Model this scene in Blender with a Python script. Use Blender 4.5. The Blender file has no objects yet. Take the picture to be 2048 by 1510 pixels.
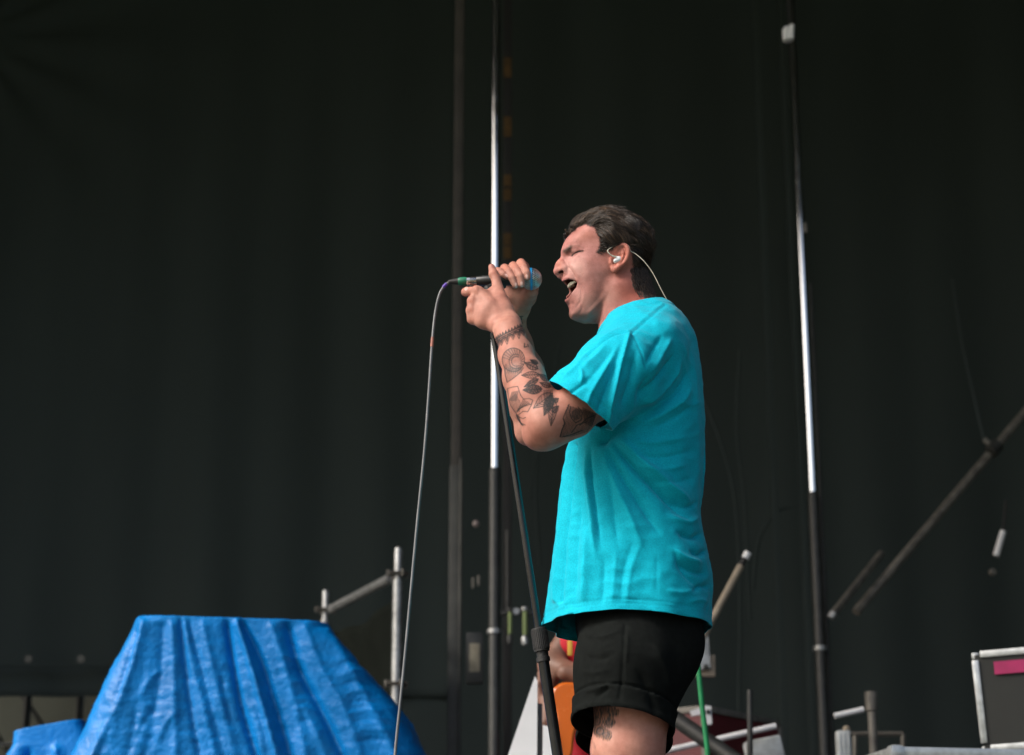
import bpy, bmesh, math, random
import numpy as np
from mathutils import Vector, Matrix

random.seed(4); RNG = np.random.default_rng(11)
SC = bpy.context.scene
COL = SC.collection

# ------------------------------------------------------------------ camera
PITCH = math.radians(17.2); LENS = 70.0
FPX = LENS / 36.0 * 2048.0
CAM = np.array([0.0, 0.0, 0.02])
cd = bpy.data.cameras.new('camera'); cam = bpy.data.objects.new('camera', cd); COL.objects.link(cam)
cam.location = CAM; cam.rotation_euler = (math.pi/2 + PITCH, 0, 0)
cd.lens = LENS; cd.sensor_width = 36; cd.clip_start = 0.05; cd.clip_end = 2000
cd.dof.use_dof = True; cd.dof.focus_distance = 4.25; cd.dof.aperture_fstop = 4.5
SC.camera = cam

# ------------------------------------------------------------------ sky, sun, exposure
SUN_EL, SUN_AZ = math.radians(44), math.radians(-114)    # azimuth from +Y towards +X: from the left, in front of the stage
w = bpy.data.worlds.new('World'); SC.world = w; w.use_nodes = True
nt = w.node_tree; bg = nt.nodes['Background']
sky = nt.nodes.new('ShaderNodeTexSky'); sky.sky_type = 'NISHITA'; sky.sun_disc = False
sky.sun_elevation = SUN_EL; sky.sun_rotation = SUN_AZ
sky.air_density = 1.0; sky.dust_density = 6.0; sky.ozone_density = 0.6
nt.links.new(sky.outputs[0], bg.inputs[0]); bg.inputs[1].default_value = 0.058
sd = bpy.data.lights.new('sun', 'SUN'); sun = bpy.data.objects.new('sun', sd); COL.objects.link(sun)
sd.energy = 1.5; sd.angle = math.radians(24); sd.color = (1.0, 0.97, 0.93)
_sv = Vector((math.sin(SUN_AZ)*math.cos(SUN_EL), math.cos(SUN_AZ)*math.cos(SUN_EL), math.sin(SUN_EL)))
sun.rotation_euler = _sv.to_track_quat('Z', 'Y').to_euler(); sun.location = (-6, -6, 9)
SC.view_settings.view_transform = 'Standard'; SC.view_settings.look = 'None'
SC.view_settings.exposure = 1.82; SC.view_settings.gamma = 1.0; SC.view_settings.use_curve_mapping = False
SC.cycles.use_denoising = True

# ------------------------------------------------------------------ pixel -> place
_cp, _sp = math.cos(PITCH), math.sin(PITCH)
def ray(px, py):
    a = (px - 1024.0)/FPX; b = (755.0 - py)/FPX
    return np.array([a, _cp - b*_sp, _sp + b*_cp])
def P(px, py, Y):
    d = ray(px, py); return CAM + d*((Y - CAM[1])/d[1])
def proj(p):
    p = np.asarray(p, float) - CAM
    dep = p[..., 1]*_cp + p[..., 2]*_sp
    up = -p[..., 1]*_sp + p[..., 2]*_cp
    return 1024 + FPX*p[..., 0]/dep, 755 - FPX*up/dep

# ------------------------------------------------------------------ tags, objects, meshes
def tag(o, label=None, cat=None, group=None, kind=None):
    if label: o['label'] = label
    if cat: o['category'] = cat
    if group: o['group'] = group
    if kind: o['kind'] = kind
    return o
def thing(name, loc, label, cat, group=None):
    o = bpy.data.objects.new(name, None); COL.objects.link(o); o.location = loc; o.empty_display_size = 0.1
    return tag(o, label, cat, group)
def link(name, me, parent=None, mat=None, smooth=True):
    o = bpy.data.objects.new(name, me); COL.objects.link(o)
    if mat: me.materials.append(mat)
    if smooth and len(me.polygons): me.polygons.foreach_set('use_smooth', np.ones(len(me.polygons), bool))
    if parent is not None:
        o.parent = parent; o.matrix_parent_inverse = Matrix.Translation(-parent.location) if parent.parent is None else Matrix.Identity(4)
    return o
def mesh_np(name, V, F):
    me = bpy.data.meshes.new(name)
    V = np.asarray(V, np.float32); F = np.asarray(F, np.int32)
    me.vertices.add(len(V)); me.vertices.foreach_set('co', V.ravel())
    n, k = F.shape
    me.loops.add(n*k); me.loops.foreach_set('vertex_index', F.ravel())
    me.polygons.add(n); me.polygons.foreach_set('loop_start', np.arange(0, n*k, k, dtype=np.int32))
    me.update(calc_edges=True); me.validate()
    return me
class MB:
    """collects shapes into one mesh"""
    def __init__(s): s.v = []; s.f = []
    def add(s, v, f):
        o = len(s.v); s.v += [tuple(map(float, p)) for p in v]; s.f += [tuple(i+o for i in q) for q in f]; return s
    def box(s, c, size, R=None, bev=0.0):
        hx, hy, hz = [a/2 for a in size]
        bm = bmesh.new(); bmesh.ops.create_cube(bm, size=1)
        for v in bm.verts: v.co = Vector((v.co.x*2*hx, v.co.y*2*hy, v.co.z*2*hz))
        if bev > 0: bmesh.ops.bevel(bm, geom=bm.edges[:], offset=bev, segments=2, affect='EDGES', profile=0.6)
        bm.verts.index_update()
        M = Matrix(R) if R is not None else Matrix.Identity(3)
        s.add([np.array(M @ v.co) + np.asarray(c) for v in bm.verts], [[v.index for v in f.verts] for f in bm.faces]); bm.free(); return s
    def tube(s, pts, rad, n=16, caps=True, squash=None):
        pts = np.asarray(pts, float); m = len(pts)
        rad = np.full(m, rad, float) if np.isscalar(rad) else np.asarray(rad, float)
        T = np.gradient(pts, axis=0); T /= np.linalg.norm(T, axis=1)[:, None] + 1e-12
        ref = np.array([0, 1.0, 0]) if abs(T[0][1]) < 0.9 else np.array([1.0, 0, 0])
        V = []
        for i in range(m):
            a = ref - T[i]*np.dot(ref, T[i]); a /= np.linalg.norm(a); b = np.cross(T[i], a); ref = a
            for k in range(n):
                th = 2*math.pi*k/n
                V.append(pts[i] + rad[i]*(a*math.cos(th) + b*math.sin(th)))
        F = [[i*n+k, i*n+(k+1) % n, (i+1)*n+(k+1) % n, (i+1)*n+k] for i in range(m-1) for k in range(n)]
        if caps: F += [list(range(n))[::-1], [(m-1)*n+k for k in range(n)]]
        return s.add(V, F)
    def lathe(s, prof, c, axis, n=32):
        """prof: (distance along axis, radius)"""
        ax = np.asarray(axis, float); ax /= np.linalg.norm(ax)
        ref = np.array([0, 0, 1.0]) if abs(ax[2]) < 0.9 else np.array([1.0, 0, 0])
        a = np.cross(ref, ax); a /= np.linalg.norm(a); b = np.cross(ax, a)
        V = [np.asarray(c) + ax*t + r*(a*math.cos(2*math.pi*k/n)+b*math.sin(2*math.pi*k/n)) for t, r in prof for k in range(n)]
        m = len(prof)
        F = [[i*n+k, i*n+(k+1) % n, (i+1)*n+(k+1) % n, (i+1)*n+k] for i in range(m-1) for k in range(n)]
        F += [list(range(n))[::-1], [(m-1)*n+k for k in range(n)]]
        return s.add(V, F)
    def prism(s, poly, off):
        """flat polygon (3D points) pushed along off"""
        n = len(poly); off = np.asarray(off, float)
        V = [np.asarray(p, float) for p in poly] + [np.asarray(p, float)+off for p in poly]
        F = [list(range(n))[::-1], [n+i for i in range(n)]] + [[i, (i+1) % n, n+(i+1) % n, n+i] for i in range(n)]
        return s.add(V, F)
    def build(s, name, mat, parent=None, smooth=True, bevel=0, angle=40):
        me = bpy.data.meshes.new(name); me.from_pydata(s.v, [], s.f); me.update()
        bm = bmesh.new(); bm.from_mesh(me); bmesh.ops.recalc_face_normals(bm, faces=bm.faces); bm.to_mesh(me); bm.free()
        o = link(name, me, parent, mat, smooth)
        if smooth: me.set_sharp_from_angle(angle=math.radians(angle))
        if bevel:
            b = o.modifiers.new('bevel', 'BEVEL'); b.width = bevel; b.segments = 2; b.limit_method = 'ANGLE'
        return o
def spline(pts, n):
    """Catmull-Rom through points (any dimension)"""
    p = np.asarray(pts, float); p = np.vstack([2*p[0]-p[1], p, 2*p[-1]-p[-2]])
    m = len(p)-3; t = np.linspace(0, m-1e-9, n); i = t.astype(int); u = (t-i)[:, None]
    a, b, c, d = p[i], p[i+1], p[i+2], p[i+3]
    return 0.5*((2*b)+(-a+c)*u+(2*a-5*b+4*c-d)*u**2+(-a+3*b-3*c+d)*u**3)

# ------------------------------------------------------------------ materials
def nodes_of(name):
    m = bpy.data.materials.new(name); m.use_nodes = True; t = m.node_tree
    return m, t, t.nodes['Principled BSDF']
def ramp(t, a, b, p0=0.0, p1=1.0):
    r = t.nodes.new('ShaderNodeValToRGB'); e = r.color_ramp.elements
    e[0].color = (*a, 1); e[1].color = (*b, 1); e[0].position = p0; e[1].position = p1; return r
def mat(name, col, rough=0.6, metal=0.0, var=0.25, scale=8.0, bump=0.0, bscale=60.0, spec=0.5, stretch=None, sheen=0.0, coat=0.0, detail=5.0):
    m, t, b = nodes_of(name); L = t.links
    tc = t.nodes.new('ShaderNodeTexCoord'); mp = t.nodes.new('ShaderNodeMapping')
    L.new(tc.outputs['Object'], mp.inputs[0])
    if stretch: mp.inputs['Scale'].default_value = stretch
    n = t.nodes.new('ShaderNodeTexNoise'); n.inputs['Scale'].default_value = scale; n.inputs['Detail'].default_value = detail
    L.new(mp.outputs[0], n.inputs[0])
    lo = tuple(c*(1-var) for c in col); hi = tuple(min(1, c*(1+var)) for c in col)
    r = ramp(t, lo, hi, 0.3, 0.7); L.new(n.outputs[0], r.inputs[0]); L.new(r.outputs[0], b.inputs['Base Color'])
    b.inputs['Roughness'].default_value = rough; b.inputs['Metallic'].default_value = metal
    b.inputs['Specular IOR Level'].default_value = spec
    b.inputs['Sheen Weight'].default_value = sheen; b.inputs['Coat Weight'].default_value = coat
    rr = t.nodes.new('ShaderNodeMapRange'); rr.inputs[3].default_value = max(0.02, rough-0.08); rr.inputs[4].default_value = min(1, rough+0.08)
    L.new(n.outputs[0], rr.inputs[0]); L.new(rr.outputs[0], b.inputs['Roughness'])
    if bump:
        n2 = t.nodes.new('ShaderNodeTexNoise'); n2.inputs['Scale'].default_value = bscale; n2.inputs['Detail'].default_value = 4
        L.new(mp.outputs[0], n2.inputs[0])
        bp = t.nodes.new('ShaderNodeBump'); bp.inputs['Strength'].default_value = bump; bp.inputs['Distance'].default_value = 0.01
        L.new(n2.outputs[0], bp.inputs['Height']); L.new(bp.outputs[0], b.inputs['Normal'])
    return m
M = {}
M['drape'] = mat('black drape', (0.054, 0.069, 0.068), 0.95, var=0.07, scale=1.2, spec=0.05, stretch=(1.5, 1.5, 0.4))
M['deck'] = mat('stage deck', (0.03, 0.03, 0.03), 0.6, var=0.3, scale=12)
M['roof'] = mat('black roof cloth', (0.02, 0.02, 0.02), 0.9)
M['ground'] = mat('trodden grass', (0.10, 0.11, 0.06), 0.95, var=0.4, scale=0.8)
M['tarp'] = mat('blue tarpaulin', (0.0, 0.165, 0.49), 0.42, var=0.15, scale=9, bump=0.35, bscale=60, spec=0.22)
M['alu'] = mat('scaffold tube', (0.42, 0.43, 0.43), 0.42, 0.75, var=0.3, scale=30, bump=0.15, bscale=120)
M['chrome'] = mat('polished pole', (0.80, 0.83, 0.85), 0.10, 1.0, var=0.05, scale=20)
M['blackmetal'] = mat('black painted metal', (0.035, 0.037, 0.035), 0.45, 0.0, var=0.3, scale=20, bump=0.1)
M['blacksat'] = mat('black satin tube', (0.010, 0.011, 0.012), 0.2, 0.0, var=0.25, scale=30, spec=0.5)
M['rubber'] = mat('black rubber', (0.012, 0.012, 0.012), 0.6, var=0.3, scale=40, bump=0.2, bscale=300)
M['cable'] = mat('grey cable jacket', (0.10, 0.105, 0.11), 0.42, var=0.2, scale=30)
M['dullpole'] = mat('worn grey brown tube', (0.17, 0.16, 0.14), 0.55, 0.2, var=0.35, scale=25)
M['greywall'] = mat('grey backing sheet', (0.085, 0.09, 0.075), 0.9, var=0.2, scale=1.5, spec=0.05)
# ================================================================== implicit surfaces (mesh grown from rounded bones)
BIG = 1.0
def smin(a, b, k):
    if k <= 0: return np.minimum(a, b)
    h = np.maximum(k - np.abs(a-b), 0)/k
    return np.minimum(a, b) - h*h*k*0.25
class Prim:
    def __init__(s, f, lo, hi): s.f, s.lo, s.hi = f, np.asarray(lo, float), np.asarray(hi, float)
def bone(a, b, ra, rb):
    a = np.asarray(a, float); b = np.asarray(b, float); ab = b-a; L2 = max(np.dot(ab, ab), 1e-12)
    def f(p):
        q = p-a; t = np.clip((q@ab)/L2, 0, 1)
        return np.linalg.norm(q - t[:, None]*ab, axis=1) - (ra + (rb-ra)*t)
    r = max(ra, rb); return Prim(f, np.minimum(a, b)-r, np.maximum(a, b)+r)
def chain(pts, rads): return [bone(pts[i], pts[i+1], rads[i], rads[i+1]) for i in range(len(pts)-1)]
def ell(c, r, R=None):
    c = np.asarray(c, float); r = np.asarray(r, float)
    def f(p):
        q = p-c
        if R is not None: q = q@R
        k0 = np.linalg.norm(q/r, axis=1); k1 = np.linalg.norm(q/(r*r), axis=1)+1e-9
        return k0*(k0-1)/k1
    m = r.max(); return Prim(f, c-m, c+m)
class Group:
    """list of (op, prim-or-group, k); op '+' union, '-' carve"""
    def __init__(s, items, k=0.01):
        s.items = [(it if isinstance(it, tuple) else ('+', it, k)) for it in items]
        lo = [i[1].lo for i in s.items if i[0] == '+']; hi = [i[1].hi for i in s.items if i[0] == '+']
        s.lo = np.min(lo, axis=0); s.hi = np.max(hi, axis=0)
    def f(s, p):
        lo = p.min(axis=0); hi = p.max(axis=0); d = np.full(len(p), BIG)
        for op, q, k in s.items:
            m = 0.02 + k
            if np.any(q.lo - m > hi) or np.any(q.hi + m < lo): continue
            e = q.f(p)
            d = smin(d, e, k) if op == '+' else -smin(-d, e, k)
        return d
def grow(field, h, n=6, pad=0.02):
    """surface nets on a sparse grid: blocks of n cells of size h"""
    H = h*n; lo = field.lo - pad; hi = field.hi + pad
    N = np.ceil((hi-lo)/H).astype(int)+1
    S = 6                                            # coarse blocks per super block
    VC, VP, EDGES = [], [], []
    fine = N*n + 3; sx, sy = int(fine[1]*fine[2]), int(fine[2])
    g = np.arange(n+1)
    gx, gy, gz = np.meshgrid(g, g, g, indexing='ij'); loc = np.stack([gx, gy, gz], -1).reshape(-1, 3)
    cc = np.array([[i, j, k] for i in (0, 1) for j in (0, 1) for k in (0, 1)])
    for I in range(0, N[0], S):
        for J in range(0, N[1], S):
            for K in range(0, N[2], S):
                a, b, c = np.meshgrid(np.arange(I, min(I+S, N[0])), np.arange(J, min(J+S, N[1])), np.arange(K, min(K+S, N[2])), indexing='ij')
                blk = np.stack([a, b, c], -1).reshape(-1, 3)
                d = field.f(lo + (blk+0.5)*H)
                blk = blk[np.abs(d) < H*1.25]
                if not len(blk): continue
                idx = blk[:, None, :]*n + loc[None]                       # B, (n+1)^3, 3
                D = field.f((lo + idx.reshape(-1, 3)*h)).reshape(len(blk), n+1, n+1, n+1)
                neg = D < 0
                cells = np.zeros((len(blk), n, n, n), int)
                for o in cc: cells += neg[:, o[0]:o[0]+n, o[1]:o[1]+n, o[2]:o[2]+n]
                B, i, j, k = np.nonzero((cells > 0) & (cells < 8))
                if not len(B): continue
                acc = np.zeros((len(B), 3)); cnt = np.zeros(len(B))
                for ax in range(3):
                    for o in cc:
                        if o[ax]: continue
                        o2 = o.copy(); o2[ax] = 1
                        d0 = D[B, i+o[0], j+o[1], k+o[2]]; d1 = D[B, i+o2[0], j+o2[1], k+o2[2]]
                        x = (d0 < 0) != (d1 < 0)
                        t = np.where(x, d0/np.where(x, d0-d1, 1), 0)
                        q = np.repeat(o[None].astype(float), len(B), 0); q[:, ax] = t
                        acc += np.where(x[:, None], q, 0); cnt += x
                cell = blk[B]*n + np.stack([i, j, k], 1)
                VC.append(cell @ np.array([sx, sy, 1])); VP.append(lo + (cell + acc/cnt[:, None])*h)
                for ax in range(3):
                    s0 = neg[:, :n, :n, :n]
                    sl = [slice(0, n)]*3; sl[ax] = slice(1, n+1); s1 = neg[(slice(None), *sl)]
                    B2, i2, j2, k2 = np.nonzero(s0 != s1)
                    e = blk[B2]*n + np.stack([i2, j2, k2], 1)
                    EDGES.append((ax, e, s0[B2, i2, j2, k2]))
    VC = np.concatenate(VC); VP = np.concatenate(VP)
    o = np.argsort(VC); VC = VC[o]; VP = VP[o]
    F = []
    for ax, e, s in EDGES:
        u, v = (ax+1) % 3, (ax+2) % 3
        q = []
        for du, dv in ((1, 1), (0, 1), (0, 0), (1, 0)):
            c = e.copy(); c[:, u] -= du; c[:, v] -= dv
            ids = c @ np.array([sx, sy, 1]); p = np.clip(np.searchsorted(VC, ids), 0, len(VC)-1)
            q.append(np.where(VC[p] == ids, p, -1))
        q = np.stack(q, 1); ok = (q >= 0).all(1); q = q[ok]; s = s[ok]
        F.append(np.where(s[:, None], q, q[:, ::-1]))
    return VP, np.concatenate(F)
def vnormals(V, F):
    n = np.cross(V[F[:, 2]]-V[F[:, 0]], V[F[:, 3]]-V[F[:, 1]]); ff = F.T.ravel()
    N = np.stack([np.bincount(ff, weights=np.tile(n[:, c], 4), minlength=len(V)) for c in range(3)], 1)
    return N/(np.linalg.norm(N, axis=1)[:, None]+1e-12)
def relax(V, F, it=3, lam=0.5):
    n = len(V); a = np.concatenate([F[:, k] for k in range(4)]+[F[:, (k+1) % 4] for k in range(4)]); b = np.concatenate([F[:, (k+1) % 4] for k in range(4)]+[F[:, k] for k in range(4)])
    deg = np.maximum(np.bincount(a, minlength=n), 1)[:, None]
    for _ in range(it):
        A = np.stack([np.bincount(a, weights=V[b, c], minlength=n) for c in range(3)], 1)
        V = V + lam*(A/deg - V)
    return V
def seg_dist(px, py, line):
    """distance to a polyline in the picture plane, and the place 0..1 along it"""
    L = np.asarray(line, float); best = np.full(px.shape, 1e9); par = np.zeros(px.shape); n = len(L)-1
    for i in range(n):
        d = L[i+1]-L[i]; t = np.clip(((px-L[i][0])*d[0]+(py-L[i][1])*d[1])/max(d@d, 1e-9), 0, 1)
        e = np.hypot(px-L[i][0]-t*d[0], py-L[i][1]-t*d[1]); m = e < best
        best = np.where(m, e, best); par = np.where(m, (i+t)/n, par)
    return best, par
def in_poly(px, py, poly):
    c = np.zeros(px.shape, bool); n = len(poly)
    for i in range(n):
        x0, y0 = poly[i]; x1, y1 = poly[(i+1) % n]
        if y0 == y1: continue
        m = ((y0 > py) != (y1 > py)) & (px < (x1-x0)*(py-y0)/(y1-y0)+x0); c ^= m
    return c
def folds(px, py, lst, crisp=False):
    """sum of soft ridges (+) and valleys (-) that run along lines; (line, metres, width px[, taper])"""
    d = np.zeros(px.shape)
    for it in lst:
        line, a, wd = it[:3]; tp = it[3] if len(it) > 3 else 'both'
        if len(line) > 2: line = spline(line, len(line)*5)
        e, t = seg_dist(px, py, line)
        m = np.ones_like(t)
        if tp in ('both', 'end'): m = m*np.clip((1-t)/0.3, 0, 1)
        if tp in ('both', 'start'): m = m*np.clip(t/0.3, 0, 1)
        if tp == 'fast': m = np.clip(t/0.05, 0, 1)
        if tp in ('both', 'start', 'end'): m = m*m*(3-2*m)
        d += a*m*(np.exp(-(np.sqrt((e/wd)**2+0.05)-0.2236)*1.55) if crisp else np.exp(-(e/wd)**2))
    return d
# ================================================================== the stage
def sheet(name, x0, x1, y0, y1, z, m_):
    me = mesh_np(name, [(x0, y0, z), (x1, y0, z), (x1, y1, z), (x0, y1, z)], [[0, 1, 2, 3]]); return tag(link(name, me, None, m_, False), kind='structure')
sheet('ground', -300, 300, -300, 300, -1.55, M['ground'])
tag(MB().box((0, 9.5, -0.775), (17, 14, 1.54)).build('stage_floor', M['deck'], None, False), kind='structure')
tag(MB().box((1.3, 9.4, 8.2), (16.4, 14.6, 0.9)).box((1.3, 2.12, 7.68), (16.4, 0.04, 0.2)).box((-6.88, 12.6, 7.1), (0.04, 7.6, 1.4)).build('stage_roof', M['roof'], None, False), kind='structure')  # unseen valances added to dim mast reflections, left edge shortened for sun
def drape(name, a, b, z0, z1, label, amp=0.06, wl=0.55, gathers=(), seed=1, nx=340, nz=90, m_=None):
    """hanging cloth between two floor points, folds deepen downwards; gathers = (place 0..1, height 0..1) where cloth is tied up"""
    r = np.random.default_rng(seed); a = np.array(a, float); b = np.array(b, float); L = np.linalg.norm(b-a); d = (b-a)/L; n = np.array([d[1], -d[0]])
    s, t = np.meshgrid(np.linspace(0, 1, nx), np.linspace(0, 1, nz), indexing='ij')
    ph = r.uniform(0, 6.28, 6); x = s*L; off = np.zeros_like(s)
    for k in range(6):
        w_ = wl*(0.5+0.35*k); off += amp/(1+0.4*k)*np.sin(2*np.pi*x/w_ + ph[k] + 0.5*np.sin(t*3+k)*t + 0.3*k*t)*(0.35+0.65*(1-t))
    off += 0.35*amp*np.sin(x*3.1+t*2.3+ph[0])*np.sin(t*5+ph[1])
    for gs, gt in gathers:
        dx = (s-gs)*L; dz = (t-gt)*(z1-z0); rr = np.hypot(dx, dz)+0.05; ang = np.arctan2(dx, -dz)
        off += 0.030*np.sin(ang*13+1.0)*np.exp(-(rr/1.5)**2)*np.clip(rr/0.3, 0, 1) + 0.05*np.exp(-(rr/0.25)**2)
    V = np.stack([a[0]+d[0]*x+n[0]*off, a[1]+d[1]*x+n[1]*off, z0+t*(z1-z0)], -1).reshape(-1, 3)
    i = np.arange(nx-1)[:, None]*nz + np.arange(nz-1)[None]; F = np.stack([i, i+nz, i+nz+1, i+1], -1).reshape(-1, 4)
    o = link(name, mesh_np(name, V, F), None, m_ or M['drape']); so = o.modifiers.new('cloth', 'SOLIDIFY'); so.thickness = 0.004
    return tag(o, label, 'curtain')
zc = P(60, 1392, 13.6)[2]
bcur = drape('backdrop_curtain', (-7.05, 13.6), (-0.30, 13.62), zc, 7.72, 'black backdrop cloth hung above a lit gap, row of eyelets near its lower edge', 0.028, 1.2, [(0.443, 0.86)], 3)
M['eyelet'] = mat('brass eyelet', (0.10, 0.10, 0.09), 0.4, 0.6)
for px in (57, 162):
    MB().lathe([(0, .010), (0, .026), (.006, .026), (.006, .010)], P(px, 1318, 13.47), (0, -1, 0), 20).build('eyelet', M['eyelet'], bcur)
bd = MB().tube([P(-40, 1331, 13.48), P(300, 1331, 13.48)], 0.012, 8); bd.build('seam', M['drape'], bcur)
drape('backdrop_curtain', (-0.40, 13.50), (7.65, 13.4), 0.02, 7.72, 'black backdrop cloth behind the poles and braces, reaching the floor', 0.020, 1.2, (), 8)
drape('skirt_curtain', (-1.75, 13.72), (-0.26, 13.66), 0.02, zc+0.25, 'black cloth skirt below the backdrop, right behind the bright scaffold post', 0.012, 1.0, (), 12, 60, 30)
drape('side_curtain', (7.6, 3.2), (7.6, 14.2), 0.02, 7.72, 'black side cloth closing the stage beyond the flight case with pink tape', 0.08, 0.8, (), 9, 160, 40)
drape('side_curtain', (-7.0, 14.0), (-7.0, 9.8), 0.02, 7.72, 'unseen black side cloth added beyond the blue tarpaulin to shade the backdrop', 0.08, 0.8, (), 10, 100, 40)  # out of view; added to darken the lower left of the backdrop
tag(MB().box((-4.6, 16.0, 2.2), (6.2, 0.06, 4.4)).build('backing_wall', M['greywall'], None, False), 'pale grey sheeting behind the gap under the backdrop', 'wall')
# ================================================================== the singer
YS = 4.2
def zA(x, y): return (1050+x/5.034, 390+y/5.034)        # enlarged views of the photograph used while measuring
def zB(x, y): return (1110+x/12.58, 540+y/12.58)
def zC(x, y): return (910+x/10.068, 510+y/10.068)
def zD(x, y): return (940+x/4.719, 600+y/4.719)
def zE(x, y): return (1060+x/2.65, 940+y/2.65)
def zF(x, y): return (1100+x/16.78, 470+y/16.78)
def zG(x, y): return (1200+x/16.78, 480+y/16.78)
# ---- head frame: u backwards, l sideways (away from the camera), v up
H0 = P(1225, 520, YS)
_yaw, _roll = math.radians(8), math.radians(6)
_eu = np.array([math.cos(_yaw), math.sin(_yaw), 0]); _el = np.array([-math.sin(_yaw), math.cos(_yaw), 0]); _ev = np.array([0, 0, 1.0])
_el, _ev = _el*math.cos(_roll)+_ev*math.sin(_roll), _ev*math.cos(_roll)-_el*math.sin(_roll)
HR = np.stack([_eu, _el, _ev], 1)                        # columns
def hl(px, py, l):
    """head coordinates (u, v) of a pixel on the plane at lateral offset l"""
    d = ray(px, py); t = (l + np.dot(H0-CAM, _el))/np.dot(d, _el); q = (CAM + t*d - H0)
    return np.array([q@_eu, q@_ev])
def hw(u, l, v): return H0 + u*_eu + l*_el + v*_ev
def HP(px, py, l):
    u, v = hl(px, py, l); return hw(u, l, v)
# outline of the skull and face in profile (nose apart)
_out = [zA(*q) for q in [(388,490),(368,545),(362,590),(372,640),(388,690),(392,760),(385,815),(370,845),(366,880),(372,930),(388,985),(402,1030),(414,1075),
        (438,1108),(450,1150),(446,1195),(466,1238),(510,1260),(570,1278),(640,1286),(715,1288),(800,1230),(900,1130),(1010,1020),(1100,930),(1165,860),(1225,760),(1262,640),
        (1272,510),(1235,385),(1140,275),(1010,210),(860,192),(710,215),(580,268),(490,340),(425,425)]]
SIL = np.array([hl(x, y, 0.0) for x, y in _out])
# half widths (mm) seen on the near side of the face and skull
_wid = [(430,500,26),(480,440,40),(560,360,48),(620,450,58),(700,520,64),(760,420,68),(640,310,55),(800,300,66),(900,380,75),(1000,480,77),(1100,560,72),(1150,420,64),(1040,330,66),
        (1180,640,56),(1120,700,62),(920,250,55),(980,620,75),(850,600,72),(880,760,67),(1000,800,55),(1080,820,46),
        (400,560,17),(410,610,13),(440,545,28),(470,600,26),(500,560,38),(560,545,50),(590,500,54),(640,580,60),(520,610,38),(420,660,15),(460,660,28),(560,640,50),(650,680,61),(740,720,65),
        (430,740,22),(470,720,33),(420,820,20),(460,800,30),(530,760,44),(600,800,54),(720,840,60),(820,880,59),(500,860,33),(560,880,44),(640,950,52),(740,1000,55),(840,980,51),
        (400,870,14),(430,850,22),(540,920,36),(440,1000,22),(470,1070,22),(520,1010,34),(580,1050,43),(500,1150,24),(480,1200,18),(560,1150,35),(640,1130,45),(720,1120,48),(560,1230,22),(650,1230,32),(760,1180,36),(810,1120,37),(920,880,51),(870,1060,40),
        (950,950,44),(470,1130,17)]
_pts = [tuple(hl(*zA(x, y), -wd/1000.0)) for x, y, wd in _wid]
_Q = [ (wd/1000.0)**2 for *_, wd in _wid]
CP = np.vstack([SIL, np.array(_pts)])*10; QV = np.concatenate([np.zeros(len(SIL)), _Q])*1e4      # dm, cm^2
def _tps(A, B):
    r = np.linalg.norm(A[:, None]-B[None], axis=2); return r*r*np.log(r+1e-9)
_n = len(CP); K = _tps(CP, CP) + np.eye(_n)*2e-3
PL = np.hstack([np.ones((_n, 1)), CP])
A = np.block([[K, PL], [PL.T, np.zeros((3, 3))]])
WT = np.linalg.solve(A, np.concatenate([QV, np.zeros(3)]))
GU = np.arange(-0.17, 0.17, 0.001); GV = np.arange(-0.21, 0.17, 0.001)
gu, gv = np.meshgrid(GU, GV, indexing='ij'); gp = np.stack([gu.ravel(), gv.ravel()], 1)*10
Qg = np.concatenate([(_tps(c, CP)@WT[:_n] + WT[_n] + c@WT[_n+1:]) for c in np.array_split(gp, 20)]).reshape(gu.shape)*1e-4
ins = in_poly(gu, gv, SIL)
dist = seg_dist(gu, gv, np.vstack([SIL, SIL[:1]]))[0]
Qg = np.where(ins, np.maximum(Qg, dist*0.010), -dist*0.05)
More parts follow.
